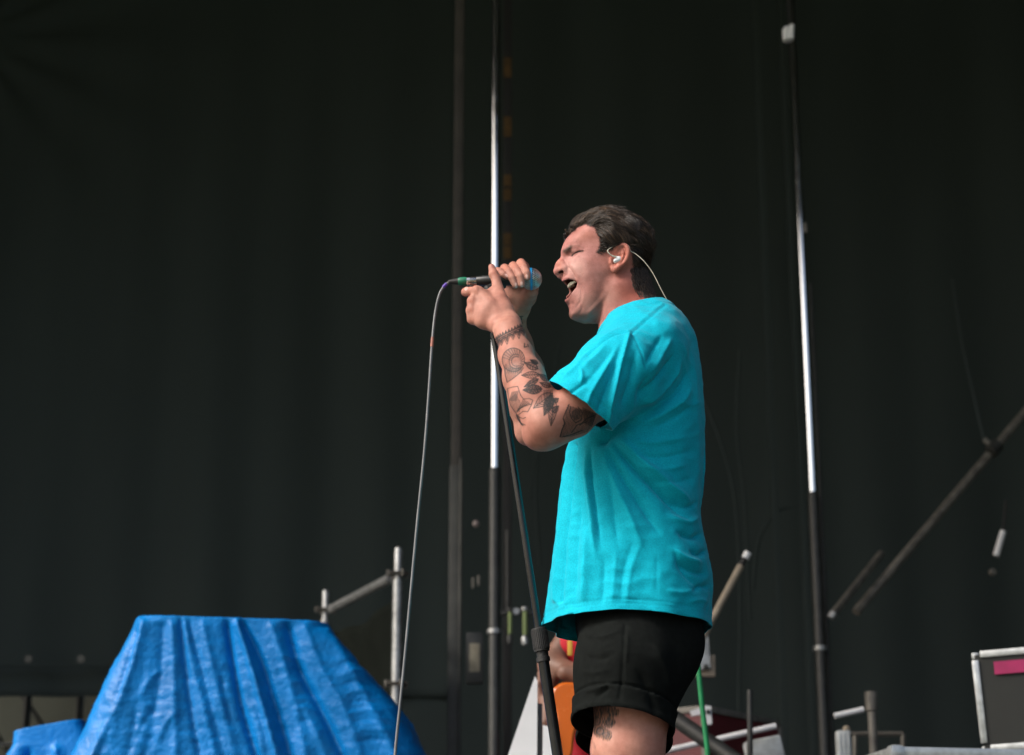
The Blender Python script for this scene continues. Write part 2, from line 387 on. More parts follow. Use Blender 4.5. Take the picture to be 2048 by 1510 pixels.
# ---- relief on the sides of the face (mm), laid along lines of the face
Wg = np.sqrt(np.maximum(Qg, 0))
fpx, fpy = proj(hw(0, 0, 0)[None, None] + gu[..., None]*_eu - Wg[..., None]*_el + gv[..., None]*_ev)
def ln(z, pts): return [z(*q) for q in pts]
RELIEF = [
    (ln(zF, [(400,640),(520,540),(640,450),(700,400)]), 3.4, 4.5), (ln(zF, [(700,400),(860,350),(1040,410)]), 1.4, 5.0),          # brow
    (ln(zF, [(700,420),(690,520),(700,620)]), -2.2, 3.0),                                          # frown pit
    (ln(zF, [(560,640),(680,690),(740,760)]), -3.0, 4.0),                                          # inner socket
    (ln(zF, [(760,640),(850,570),(960,540)]), 2.4, 4.0),                                           # closed eye
    (ln(zF, [(735,690),(800,620),(900,580),(1000,550),(1090,530)]), -1.9, 1.1),                    # lid slit
    (ln(zF, [(725,620),(800,550),(900,515),(1000,505)]), -1.3, 1.0),                               # lid crease
    (ln(zF, [(750,770),(830,690),(940,620),(1060,580)]), -1.4, 1.3),                               # lower lid fold
    (ln(zF, [(640,880),(760,800),(900,700),(1050,640)]), 2.0, 4.5),                                # raised cheek
    (ln(zF, [(1100,430),(1180,470)]), -0.8, 2.0), (ln(zF, [(1090,560),(1200,560)]), -0.7, 1.5),
    (ln(zF, [(560,900),(500,960),(600,1040),(700,1140),(800,1290),(880,1440),(930,1560)]), -3.2, 2.2),   # fold from nose to mouth
    (ln(zF, [(620,930),(720,1040),(830,1200),(930,1380),(980,1560)]), 2.6, 5.0),
    (ln(zB, [(590,360),(650,470),(670,600),(650,760),(560,900),(470,1010)]), -1.6, 2.4),           # round the mouth corner
    (ln(zB, [(610,330),(700,480),(720,640),(680,800)]), 1.2, 4.0),
    (ln(zB, [(640,860),(690,960),(640,1060),(570,1130)]), -1.5, 3.0),
    (ln(zA, [(848,820),(822,950),(750,1080),(640,1190),(540,1245)]), 2.5, 4.5), (ln(zA, [(915,850),(872,985),(795,1130),(725,1240)]), -4.0, 6.0),
    (ln(zB, [(350,880),(420,860),(520,820)]), -1.6, 2.6),                                          # under the lip
    (ln(zF, [(640,60),(820,140),(1000,200)]), -0.5, 1.6), (ln(zF, [(620,190),(760,260)]), 0.9, 3.0),
    (ln(zF, [(700,320),(860,290),(960,330)]), -0.8, 1.6),
]
dW = folds(fpx, fpy, [(l, a/1000, wd, 'both') for l, a, wd in RELIEF])
fade = np.clip(dist/0.006, 0, 1)*ins
Qg = Qg + (2*Wg*dW + dW*np.abs(dW))*fade
Gu, Gv = np.gradient(Qg, 0.001)
G2 = Gu**2 + Gv**2
def bil(arr, u, v):
    x = np.clip((u-GU[0])/0.001, 0, len(GU)-1.001); y = np.clip((v-GV[0])/0.001, 0, len(GV)-1.001)
    i = x.astype(int); j = y.astype(int); a = x-i; b = y-j
    return (arr[i, j]*(1-a)*(1-b)+arr[i+1, j]*a*(1-b)+arr[i, j+1]*(1-a)*b+arr[i+1, j+1]*a*b)
def head_f(p):
    q = (p-H0)@HR; l = q[:, 1]; Q = bil(Qg, q[:, 0], q[:, 2]); g = bil(G2, q[:, 0], q[:, 2])
    f = (l*l-Q)/np.sqrt(4*l*l+g+2e-5)
    out = np.maximum(np.maximum(GU[0]-q[:, 0], q[:, 0]-GU[-1]), np.maximum(GV[0]-q[:, 2], q[:, 2]-GV[-1]))
    return np.clip(np.where(out > 0, f+out, f), -0.05, 0.2)
HEAD = Prim(head_f, H0-np.array([.17, .09, .2]), H0+np.array([.15, .09, .16]))
def half(px, py):
    """half width of the head under a pixel on the near side"""
    l = 0.05
    for _ in range(6):
        u, v = hl(px, py, -l); l = 0.5*l+0.5*float(np.sqrt(max(bil(Qg, np.array([u]), np.array([v]))[0], 1e-6)))
    return l
def both(fn):
    """a feature on both sides of the head"""
    return [fn(-1), fn(1)]
def mir(p, s):
    """s=-1: near side as given; s=+1: mirrored to the far side"""
    if s < 0: return p
    q = HR.T@(p-H0); q[1] *= -1; return H0 + HR@q
# nose
nose = []
br = [HP(*zA(394,628), 0), HP(*zA(377,672), 0), HP(*zA(346,720), 0), HP(*zA(333,763), 0)]
nose += chain(br, [0.0068, 0.0085, 0.0095, 0.0100])
nose += chain([HP(*zA(329,772), 0), HP(*zA(352,812), 0), HP(*zA(385,830), 0)], [0.0085, 0.0060, 0.006])
for s in (-1, 1):
    nose += chain([mir(HP(*zA(340,765), -0.003), s), mir(HP(*zA(372,752), -0.010), s), mir(HP(*zA(415,768), -0.0145), s)], [0.0085, 0.0072, 0.0062])
    nose += chain([mir(HP(*zA(415,768), -0.0145), s), mir(HP(*zA(418,790), -0.014), s), mir(HP(*zA(402,812), -0.0115), s)], [0.0060, 0.0050, 0.0038])
    nose += [bone(mir(HP(*zA(360,690), -0.004), s), mir(HP(*zA(410,735), -0.0145), s), 0.0092, 0.0085)]
nostril = [Group(chain([mir(HP(*zA(352,782), -0.0105), s), mir(HP(*zA(378,770), -0.0125), s), mir(HP(*zA(398,764), -0.0125), s)], [0.0028, 0.0032, 0.0028]) +
           [bone(mir(HP(*zA(372,778), -0.0155), s), mir(HP(*zA(378,745), -0.004), s), 0.0032, 0.003)], 0.002) for s in (-1, 1)]
# mouth: lips follow the rim of the opening, the hollow is carved behind
rim = [zB(*q) for q in [(212,335),(240,268),(325,212),(430,224),(540,275),(582,345),(545,455),(440,588),(358,690),(306,782)]]
rw = [3.0, 10, 18, 24, 27.5, 28.5, 27, 21, 13, 4]
rimP = [HP(x, y, -wd/1000) for (x, y), wd in zip(rim, rw)]
rs = spline(rimP, 30); rr = np.interp(np.linspace(0, 1, 30), [0, .3, .55, .75, 1], [.0036, .0036, .0026, .0034, .0038])
lips = []
lips += chain(list(rs), list(rr))
frim = spline([HP(*zB(x, y), l/1000) for x, y, l in [(212,335,-3),(196,345,5),(205,420,14),(235,520,18),(272,640,16),(296,730,8),(306,782,-3)]], 16)   # the far half of the mouth, drawn tighter
lips += chain(list(frim), [0.0036]*16)
_mi = [(130,330,3),(245,300,8),(325,244,18),(430,254,24),(530,296,27.5),(562,348,28.5),(526,446,27),(422,574,21),(345,668,13),(300,735,4),(200,735,3)]
_mp = np.array([hl(*zB(x, y), -wd/1000) for x, y, wd in _mi])
_mf = np.array([hl(*zB(x, y), 0.010) for x, y in [(100,330),(190,330),(228,420),(258,520),(292,640),(306,735),(150,735)]])
def mouth_f(p):
    q = (p-H0)@HR; u, l, v = q.T
    wmax = 0.040
    # the opening narrows towards the middle line at top and bottom of the arch
    d2 = seg_dist(u, v, np.vstack([_mp, _mp[:1]]))[0]; d2 = np.where(in_poly(u, v, _mp), -d2, d2)
    e2 = seg_dist(u, v, np.vstack([_mf, _mf[:1]]))[0]; e2 = np.where(in_poly(u, v, _mf), -e2, e2)
    k = np.clip((l+0.001)/0.006, 0, 1); d2 = d2*(1-k) + e2*k
    return np.maximum(d2, np.abs(l)-wmax)
MOUTH = Prim(mouth_f, HP(*zB(350,480), 0)-0.055, HP(*zB(350,480), 0)+0.055)
cav = Group([ell(HP(*zB(480,470), 0), (0.030, 0.024, 0.030)), ell(HP(*zB(600,400), 0), (0.03, 0.02, 0.02))], 0.02)
# ear
def ear_side(s):
    def e(x, y, l): return mir(HP(*zG(x, y), -l), s)
    rimpts = [e(500,560,.069), e(510,420,.071), e(590,280,.074), e(720,180,.078), (e(820,160,.081)), e(900,230,.085), e(950,340,.087), e(950,470,.087), e(910,610,.085), e(840,730,.082), e(740,830,.079)]
    c = spline(rimpts, 24)
    rad = np.interp(np.linspace(0, 1, 24), [0, .2, .5, .8, 1], [.0034, .0036, .0042, .0038, .0036])
    g = chain(list(c), list(rad))
    lobe = [ell(e(475,960,.074), (.0085, .0042, .0105))] + chain([e(560,960,.0765), e(660,880,.078), e(760,800,.079)], [.0070, .0055, .0036])
    anti = chain([e(760,330,.079), e(780,450,.0805), e(770,580,.080), e(710,700,.079), e(600,790,.077)], [.0030, .0038, .0040, .0036, .0036]) + chain([e(640,460,.075), e(770,440,.080)], [.0022, .003])
    trag = chain([e(370,640,.0720), e(370,760,.0725), e(410,840,.073)], [.0030, .0032, .0030])
    back = chain([e(560,520,.066), e(720,340,.072), e(860,320,.079), e(880,500,.080), e(800,660,.0765), e(620,800,.0715)], [.004]*6)
    plate = [bone(e(720,340,.071), e(800,640,.074), .0045, .0045), bone(e(600,400,.069), e(560,780,.070), .005, .005), bone(e(860,420,.078), e(780,640,.075), .004, .004),
             bone(e(640,620,.068), e(560,700,.068), .008, .008), bone(e(640,620,.058), e(760,520,.066), .012, .012)]
    hollow = [('-', ell(e(560,660,.0780), (.0085, .0085, .0110)), 0.002), ('-', bone(e(720,300,.0800), e(850,480,.0855), .0040, .0032), 0.002), ('-', bone(e(600,360,.0765), e(720,270,.0800), .0036, .0036), 0.002)]
    return Group([('+', q, 0.0035) for q in back + plate] + hollow + [('+', q, 0.0022) for q in g + lobe + anti + trag], 0.0035)
ears = [ear_side(-1), ear_side(1)]
FACE = Group([('+', HEAD, 0.0)] + [('+', Group(nose, 0.004), 0.0045)] + [('+', Group(lips, 0.002), 0.004), ('-', MOUTH, 0.0018), ('-', cav, 0.004)] +
             [('-', n_, 0.0015) for n_ in nostril] + [('+', e_, 0.004) for e_ in ears], 0.0)
FACE.lo = HEAD.lo - 0.02; FACE.hi = HEAD.hi + 0.02
# ---- near hand (his left): back of the hand to the camera, closed round the stand, thumb up over the microphone
def N(x, y, Y): return P(*zC(x, y), Y)
wristN = P(1017, 664, 4.085)
mcp = [N(440,735,4.128), N(362,935,4.128), N(338,1120,4.130), N(360,1290,4.134)]
nh = []
for k, (m_, a) in enumerate(zip(mcp, [(1010,1330),(930,1370),(850,1400),(790,1430)])):
    base = N(*a, 4.10 + 0.004*k)
    nh += chain([base, 0.5*(base+m_)+np.array([0, -0.004, 0]), m_], [0.0150, 0.0142, 0.0112])
nh += [bone(N(600,830,4.13), N(800,1100,4.115), 0.0145, 0.017), bone(N(760,760,4.14), N(960,1060,4.115), 0.0135, 0.017), bone(N(620,1150,4.125), N(860,1200,4.11), 0.014, 0.016)]
nh += [bone(mcp[i] + np.array([0, -0.0035, 0]), mcp[i]+np.array([0.004, -0.003, 0.0]), 0.0108, 0.008) for i in range(4)]
hand1 = Group(nh + chain([N(900,1420,4.098), wristN], [0.021, 0.0275]) + chain([N(1030,1150,4.112), N(1120,1380,4.098), wristN], [0.0175, 0.0215, 0.0275]), 0.010)
f_idx = Group(chain([N(470,735,4.128), N(300,735,4.140), N(215,745,4.160), N(235,720,4.192), N(330,715,4.20)], [0.0112, 0.0104, 0.0098, 0.0086, 0.0076]), 0.002)
f_mid = Group(chain([mcp[1], N(340,930,4.165), N(420,915,4.200), N(540,905,4.215), N(610,905,4.200)], [0.0112, 0.0105, 0.0095, 0.0085, 0.0075]), 0.002)
f_rng = Group(chain([mcp[2], N(330,1110,4.168), N(420,1090,4.205), N(550,1080,4.217), N(630,1080,4.203)], [0.0110, 0.0102, 0.0092, 0.0082, 0.0072]), 0.002)
f_pky = Group(chain([mcp[3], N(370,1290,4.165), N(450,1260,4.196), N(560,1250,4.204), N(620,1250,4.195)], [0.0100, 0.0090, 0.0082, 0.0074, 0.0066]), 0.002)
thumb1 = Group(chain([N(1010,1120,4.112), N(920,900,4.122), N(868,690,4.140), N(822,480,4.150), N(780,390,4.152), N(738,240,4.158)], [0.0185, 0.0165, 0.0125, 0.0104, 0.0108, 0.0074]), 0.003)
HAND1 = Group([('+', hand1, 0), ('+', f_idx, 0.005), ('+', f_mid, 0.004), ('+', f_rng, 0.004), ('+', f_pky, 0.004), ('+', thumb1, 0.008)])
# ---- far hand (his right): fingers come over the top of the microphone from behind
def fing(pts, r): return Group(chain(pts, r), 0.0015)
F2 = []
F2.append(fing([N(1480,470,4.243), N(1400,230,4.236), N(1330,165,4.212), N(1395,270,4.183), N(1440,370,4.1725), N(1455,455,4.1710)], [.0110, .0104, .0106, .0098, .0088, .0074]))
F2.append(fing([N(1340,500,4.247), N(1240,280,4.240), N(1175,225,4.214), N(1260,330,4.182), N(1315,430,4.1715), N(1338,600,4.1710)], [.0110, .0104, .0106, .0097, .0089, .0074]))
F2.append(fing([N(1200,530,4.248), N(1060,320,4.242), N(1000,268,4.215), N(1090,360,4.184), N(1155,470,4.1735), N(1215,620,4.1720)], [.0107, .0101, .0103, .0094, .0086, .0072]))
F2.append(fing([N(1060,540,4.246), N(890,390,4.238), N(850,325,4.214), N(910,340,4.190), N(985,390,4.182), N(1045,438,4.1795)], [.0096, .0088, .0090, .0084, .0078, .0066]))
heel = Group(chain([N(1215,1330,4.305), N(1265,1100,4.290), N(1450,840,4.250), N(1530,745,4.225)], [.0235, .0235, .0200, .0135]) +
             chain([N(1280,1030,4.285), N(1320,800,4.258), N(1330,640,4.252)], [.024, .020, .016]) + chain([N(1250,1030,4.29), N(1180,800,4.262), N(1120,640,4.255)], [.022, .018, .015]) +
             chain([N(1280,1000,4.29), N(1430,780,4.262), N(1480,560,4.252)], [.022, .018, .015]) + chain([N(1530,745,4.225), N(1565,620,4.236), N(1500,470,4.250)], [.0135, .0115, .0095]), 0.012)
HAND2 = Group([('+', heel, 0)] + [('+', f, 0.0012) for f in F2])
# ---- arms, trunk, legs
shN, elN = P(1280, 715, 4.035), P(1097, 850, 3.945)
armN = Group(chain([shN, P(1190, 790, 3.965), elN], [0.050, 0.050, 0.0465]) +
             chain([P(1090, 848, 3.945), P(1066, 800, 3.962), P(1048, 755, 3.992), P(1032, 710, 4.04), P(1021, 672, 4.08), wristN], [0.0445, 0.0450, 0.0420, 0.0350, 0.0285, 0.0275]) +
             [bone(P(1072, 873, 3.957), P(1082, 868, 3.955), 0.0250, 0.030), bone(P(1150, 838, 3.96), P(1085, 868, 3.955), 0.038, 0.030)], 0.018)
shF, elF = P(1280, 715, 4.365), P(1078, 850, 4.44)
armF = Group(chain([shF, P(1180, 790, 4.43), elF], [0.050, 0.048, 0.044]) +
             chain([P(1066, 845, 4.44), P(1054, 800, 4.425), P(1050, 740, 4.39), P(1038, 690, 4.335), P(1031, 650, 4.305)], [0.0440, 0.0455, 0.0410, 0.0290, 0.0240]) +
             [bone(P(1055, 868, 4.44), P(1062, 862, 4.44), 0.026, 0.03)], 0.018)
trunk = Group([ell(P(1290, 770, 4.2), (.092, .140, .185)), ell(P(1285, 960, 4.2), (.105, .150, .20)), ell(P(1285, 1190, 4.2), (.108, .135, .15)),
               bone(P(1272, 672, 4.2), P(1288, 705, 4.07), .050, .045), bone(P(1272, 672, 4.2), P(1288, 705, 4.33), .050, .045)] +
              chain([P(1275, 690, 4.2), P(1250, 645, 4.2), P(1232, 590, 4.2), P(1228, 545, 4.2)], [.060, .0500, .0475, .046]) + chain([P(1290, 690, 4.2), P(1268, 630, 4.2), P(1254, 580, 4.2), P(1246, 530, 4.2)], [.064, .0520, .0480, .046]) +
              [bone(P(1240, 575, 4.158), P(1222, 668, 4.185), .016, .018)], 0.03)
legN = Group(chain([P(1285, 1235, 4.125), P(1268, 1400, 4.078), P(1256, 1500, 4.07), P(1262, 1570, 4.07), P(1282, 1700, 4.07), P(1300, 1880, 4.08)], [.088, .079, .0705, .064, .058, .040]) +
             chain([P(1300, 1900, 4.08), P(1305, 1940, 4.08), P(1200, 1962, 4.06)], [.042, .042, .026]), 0.02)
legF = Group(chain([P(1285, 1235, 4.275), P(1262, 1400, 4.322), P(1250, 1500, 4.33), P(1256, 1570, 4.33), P(1276, 1700, 4.33), P(1295, 1860, 4.33)], [.088, .079, .0705, .064, .058, .040]) +
             chain([P(1295, 1880, 4.33), P(1300, 1915, 4.33), P(1200, 1938, 4.33)], [.042, .042, .026]), 0.02)
BODY = Group([('+', trunk, 0), ('+', FACE, 0.012), ('+', armN, 0.02), ('+', armF, 0.02), ('+', HAND1, 0.008), ('+', HAND2, 0.008), ('+', legN, 0.02), ('+', legF, 0.012)])
# legs and hips lie under cloth or below the frame: stretch the grid there
_wz = np.array([-1.0, 0.0, 0.42, 0.62, 0.98, 1.06, 3.0]); _ws = np.array([6, 6, 4.0, 2.4, 2.4, 1.0])
_wr = np.concatenate([[0], np.cumsum(np.diff(_wz)/_ws)])
class Warp:
    def __init__(s, g):
        s.g = g; s.lo = g.lo.copy(); s.hi = g.hi.copy(); s.lo[2] = np.interp(g.lo[2], _wz, _wr); s.hi[2] = np.interp(g.hi[2], _wz, _wr)
    def f(s, p):
        q = p.copy(); q[:, 2] = np.interp(p[:, 2], _wr, _wz); k = np.interp(p[:, 2], _wr, np.append(_ws, 1.0))
        return s.g.f(q)
V, F = grow(Warp(BODY), 0.0017)
V[:, 2] = np.interp(V[:, 2], _wr, _wz)
V = relax(V, F, 1, 0.35)
bN = vnormals(V, F); bx, by = proj(V)
facing = ((CAM[None]-V)*bN).sum(1) > -0.05
# ---- skin colours: pigment, stubble, painted jaw and neck shade, lips, brows, nails and ink (worked out where skin can show)
VB, FB = V, F
hq = (V-H0)@HR
inhead = (np.abs(hq[:, 0]) < 0.16) & (np.abs(hq[:, 1]) < 0.11) & (hq[:, 2] > -0.16) & (hq[:, 2] < 0.15)
SUB = np.nonzero(inhead | (facing & (((bx < 1270) & (by < 920)) | (by > 1370))))[0]
V = VB[SUB]; bx = bx[SUB]; by = by[SUB]; facing = facing[SUB]; hq = hq[SUB]; inhead = inhead[SUB]
col = np.tile(np.array([0.395, 0.188, 0.142]), (len(V), 1))
def mixc(c, a):
    i = np.nonzero(a > 0)[0]
    if len(i): k = np.clip(a[i], 0, 1)[:, None]; col[i] = col[i]*(1-k) + np.asarray(c)[None]*k
def blob(x, y, rx, ry): return np.exp(-((bx-x)/rx)**2 - ((by-y)/ry)**2)
mixc((0.40, 0.176, 0.156), inhead*0.97)
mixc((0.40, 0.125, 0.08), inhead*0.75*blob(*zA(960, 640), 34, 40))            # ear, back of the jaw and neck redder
mixc((0.31, 0.092, 0.062), 0.85*blob(1262, 590, 52, 40)*(by > 535)); mixc((0.42, 0.14, 0.10), inhead*0.6*(ears[0].f(V) < 0.002))  # neck also darkened: shadow of jaw and ear painted into the skin
mixc((0.46, 0.15, 0.095), inhead*0.7*blob(*zA(345, 700), 9, 13)); mixc((0.46, 0.18, 0.12), inhead*0.5*blob(*zA(620, 400), 26, 16))
mixc((0.55, 0.36, 0.31), inhead*0.45*blob(*zA(520, 740), 26, 22))
mixc((0.27, 0.16, 0.125), inhead*0.55*blob(*zA(700, 1080), 40, 26)); mixc((0.20, 0.13, 0.11), inhead*0.6*blob(*zA(620, 1220), 36, 14)); mixc((0.24, 0.12, 0.095), inhead*0.5*blob(*zA(820, 980), 26, 30))  # stubble, plus shade along the jaw and under the chin painted in
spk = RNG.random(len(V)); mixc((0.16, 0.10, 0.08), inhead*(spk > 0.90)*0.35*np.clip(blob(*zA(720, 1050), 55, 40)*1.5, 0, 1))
sp2 = RNG.random(len(V)); mixc((0.26, 0.10, 0.075), inhead*(sp2 > 0.975)*0.55); sp3 = RNG.random(len(V)); mixc((0.50, 0.28, 0.24), inhead*(sp3 > 0.93)*0.22*(by < 590)*(bx < 1235))
def lined(line, wd, soft=0.6):
    q = np.asarray(line, float); lo = q.min(0)-wd-soft-1; hi = q.max(0)+wd+soft+1; o = np.zeros(len(bx))
    i = np.nonzero((bx > lo[0]) & (bx < hi[0]) & (by > lo[1]) & (by < hi[1]))[0]
    if len(i): o[i] = np.clip((wd+soft-seg_dist(bx[i], by[i], line)[0])/(2*soft), 0, 1)
    return o
near = facing & inhead
mixc((0.040, 0.026, 0.018), near*0.95*lined(ln(zF, [(480,545),(560,500),(640,440),(690,400)]), 3.4, 2.4))
mixc((0.055, 0.034, 0.022), near*0.75*lined(ln(zF, [(560,600),(640,540),(690,560)]), 2.6, 2.5))
mixc((0.20, 0.12, 0.09), near*0.45*lined(ln(zF, [(690,400),(800,350),(930,340),(1060,410),(1120,440)]), 1.0, 1.6))
mixc((0.014, 0.009, 0.007), near*1.0*lined(ln(zF, [(738,695),(790,632),(880,582),(980,552),(1100,531)]), 1.7, 0.8))
mixc((0.10, 0.05, 0.04), near*0.8*lined(ln(zF, [(722,618),(790,555),(900,515),(1010,512)]), 0.7, 0.7))
mixc((0.16, 0.06, 0.045), near*0.6*lined(ln(zF, [(750,770),(830,695),(930,625)]), 0.5, 0.7))
mixc((0.30, 0.125, 0.10), near*0.6*lined(ln(zF, [(560,1020),(700,1140),(800,1290),(880,1440)]), 0.4, 0.8))
# lips and mouth
dl = Group(lips, 0.001).f(V)
mixc((0.33, 0.125, 0.115), inhead*np.clip(1-(dl-0.0005)/0.0015, 0, 1)*0.8)
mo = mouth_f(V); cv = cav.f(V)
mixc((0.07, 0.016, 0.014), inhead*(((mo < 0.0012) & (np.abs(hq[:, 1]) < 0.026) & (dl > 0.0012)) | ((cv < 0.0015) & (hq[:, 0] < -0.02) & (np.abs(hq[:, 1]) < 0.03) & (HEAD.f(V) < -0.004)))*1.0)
for n_ in nostril: mixc((0.05, 0.016, 0.012), inhead*np.clip(1-n_.f(V)/0.001, 0, 1))
mixc((0.06, 0.03, 0.025), near*lined([zG(460, 905), zG(495, 960)], 0.35, 0.5))
# scalp under the hair
HAIRP = [zA(*q) for q in [(360,520),(400,455),(450,400),(530,330),(610,300),(690,335),(735,420),(748,500),(712,580),(770,598),(830,562),(885,560),(925,510),(985,480),(1060,540),(1078,640),(1075,760),(1095,900),(1130,975),(1260,1010),(1400,900),(1450,400),(1200,80),(700,80),(340,300)]]
hp = np.array(HAIRP)
sdh = seg_dist(bx, by, np.vstack([hp, hp[:1]]))[0]*np.where(in_poly(bx, by, hp), 1, -1)
scalp = inhead & (sdh > -4) & (ears[0].f(V) > 0.003) & (hq[:, 1] < 0.04)
mixc((0.018, 0.012, 0.009), scalp*np.clip((sdh+1.5+3.0*(RNG.random(len(V))-0.5))/6, 0, 1))
mixc((0.018, 0.012, 0.009), 1.0*(inhead & (hq[:, 1] >= 0.04) & (hq[:, 2] > 0.0) & (hq[:, 0] > -0.03)))
# knuckles, nails
for x, y in [(430,720),(330,920),(320,1100),(340,1300),(1330,120),(1180,180),(1010,230),(800,350)]: mixc((0.47, 0.17, 0.115), facing*0.45*blob(*zC(x, y), 6, 6)*(~inhead))
for c_ in ([(1395,300),(1405,420)], [(1255,330),(1290,520),(1290,600)], [(1085,380),(1150,560),(1170,640)], [(900,300),(960,340)]): mixc((0.22, 0.08, 0.05), facing*0.4*lined([zC(*q) for q in c_], 0.4, 1.0)*(~inhead))
mixc((0.36, 0.19, 0.12), facing*0.55*(by > 620)*((bx > 1032) & (by < 660) & (V[:, 1] > 4.2)))
def nail(a, b, wd):
    mixc((0.25, 0.09, 0.06), facing*0.7*lined([zC(*a), zC(*b)], wd+0.9, 0.7)*(~inhead)); mixc((0.62, 0.40, 0.35), facing*0.95*lined([zC(*a), zC(*b)], wd, 0.5)*(~inhead))
nail((1445,415), (1450,470), 2.6); nail((1340,560), (1345,625), 2.6); nail((1225,580), (1228,640), 2.6); nail((1020,395), (1050,430), 2.2); nail((215,690), (235,665), 3.0)
mixc((0.30, 0.13, 0.115), facing*0.9*lined([zC(738,185), zC(765,250)], 2.2, 0.5))
# tattoos on the near arm (ink lines, hatching and soft grey fills)
INK = np.array([0.018, 0.021, 0.022])
arm = facing & (V[:, 1] < 4.2) & (by > 630) & (by < 915) & (bx > 960) & (bx < 1260) & (~inhead)
nzt = 0.5+0.5*np.sin(bx*1.3+2.5*np.sin(by*0.43))*np.sin(by*1.1+2*np.sin(bx*0.37))
def ink(pts, wd=0.55, a=0.85, z=zD, closed=False):
    L = [z(*q) for q in pts]; L = L + [L[0]] if closed else L
    mixc(INK, arm*min(1, a*1.5)*lined(L, wd*1.6, 0.8))
def shade(pts, a, z=zD, m=None):
    mixc(INK, (arm if m is None else m)*min(0.92, a*1.55)*(0.62+0.5*nzt)*in_poly(bx, by, [z(*q) for q in pts]))
band = spline([(245,395),(300,355),(380,315),(460,278),(520,262)], 24)
shade([(245,375),(300,335),(380,295),(460,258),(520,242),(522,262),(462,280),(384,317),(303,358),(250,398)], 0.38)
ink(band, 0.6); ink(band+np.array([3, 14]), 0.5); ink(band+np.array([-3, -17]), 0.4)
for i in range(1, 23, 2):
    x, y = band[i]; ink([(x-16, y-12), (x-7, y-44), (x+6, y-20)], 0.5); shade([(x-16, y-12), (x-7, y-44), (x+6, y-20)], 0.75)
for i in range(1, 23, 4):
    x, y = band[i]; d_ = 70 if i % 8 == 1 else 52
    for s_ in (1.0, 0.62, 0.3): ink([(x-32*s_, y+16), (x+6, y+16+d_*s_), (x+34*s_, y-2)], 0.45)
    shade([(x-20, y+16), (x+6, y+16+d_*0.62), (x+20, y+8)], 0.45)
ink([(515,410),(512,445),(535,440)], 0.7); ink([(545,420),(550,440)], 0.6)
th = np.linspace(0, 2*np.pi, 30); cx_, cy_ = 410, 565
ink(np.stack([cx_+106*np.cos(th), cy_+112*np.sin(th)], 1), 0.55)
for r_ in (0.62, 0.4): ink(np.stack([cx_+25+106*r_*np.cos(th[:20]+1), cy_+15+112*r_*np.sin(th[:20]+1)], 1), 0.45)
for a_ in np.linspace(-2.9, 0.4, 13): ink([(cx_+25+45*np.cos(a_), cy_+15+48*np.sin(a_)), (cx_+104*np.cos(a_), cy_+108*np.sin(a_))], 0.35, 0.7)
shade(np.stack([cx_+100*np.cos(th), cy_+108*np.sin(th)], 1), 0.30); shade([(330,600),(420,640),(500,600),(480,680),(400,740),(350,780),(325,700)], 0.30)
ink([(318,620),(335,720),(350,778),(400,745),(470,690),(505,640)], 0.5)
for x_ in range(330, 480, 18): ink([(x_, 640), (x_+12, 690)], 0.35, 0.6)
def leaf(a, b, wdt, fill=0.0, veins=4):
    a = np.array(a, float); b = np.array(b, float); d = b-a; n_ = np.array([-d[1], d[0]])/np.linalg.norm(d)
    t = np.linspace(0, 1, 12)[:, None]; up = a+d*t+n_*wdt*np.sin(np.pi*t**0.8); dn = a+d*t-n_*wdt*np.sin(np.pi*t**0.8)
    ink(up, 0.5); ink(dn, 0.5); ink([a, b], 0.45)
    for k in range(1, veins+1):
        q = k/(veins+1.0); ink([a+d*q, a+d*(q-0.12)+n_*wdt*0.85*np.sin(np.pi*q**0.8)], 0.35, 0.7); ink([a+d*q, a+d*(q-0.12)-n_*wdt*0.85*np.sin(np.pi*q**0.8)], 0.35, 0.7)
    if fill: shade(np.vstack([up, dn[::-1]]), fill)
leaf((640,650),(515,590), 34, 0.35); leaf((640,600),(570,565), 20, 0.55); leaf((650,705),(488,710), 32, 0.18, 6); leaf((645,745),(512,820), 26, 0.55); leaf((680,840),(500,850), 44, 0.62, 6)
leaf((740,760),(650,700), 26, 0.5); leaf((760,820),(660,780), 24, 0.25)
leaf((780,880),(600,1020), 52, 0.22, 6); leaf((775,900),(700,1090), 44, 0.62, 6); leaf((790,930),(765,1185), 40, 0.25, 7); leaf((790,960),(835,930), 24, 0.4); leaf((780,1060),(835,1000), 26, 0.35)
shade([(690,850),(785,840),(785,1000),(740,1060),(700,960)], 0.35)
ink([(355,835),(400,822),(450,815),(478,900),(505,935),(560,930),(592,945),(575,1000),(545,1055),(500,1050),(450,1090),(420,1050),(385,1000),(365,940)], 0.5, closed=True)
for k in range(7): ink([(440+8*k, 1060-8*k), (505+12*k, 935+8*k)], 0.4, 0.75)
for k in range(8): ink([(372+9*k, 950), (395+9*k, 870-2*k)], 0.35, 0.6)
shade([(372,930),(430,880),(480,960),(470,1060),(430,1060),(390,1000)], 0.33)
ink([(440,1090),(470,1150),(500,1185)], 0.7); ink([(450,1100),(500,1120),(525,1108)], 0.5); ink([(460,1150),(520,1180)], 0.5); shade([(430,1080),(465,1090),(490,1180),(470,1180)], 0.5)
shade([(920,990),(1195,1075),(1160,1180),(1110,1245),(960,1290),(850,1300),(870,1210),(890,1130),(905,1060)], 0.42)
ink([(935,985),(905,1050),(880,1120),(895,1170),(870,1220),(850,1290)], 0.7); ink([(950,1010),(940,1060),(960,1120),(1000,1160),(1050,1130),(1060,1060),(1020,1010)], 0.6)
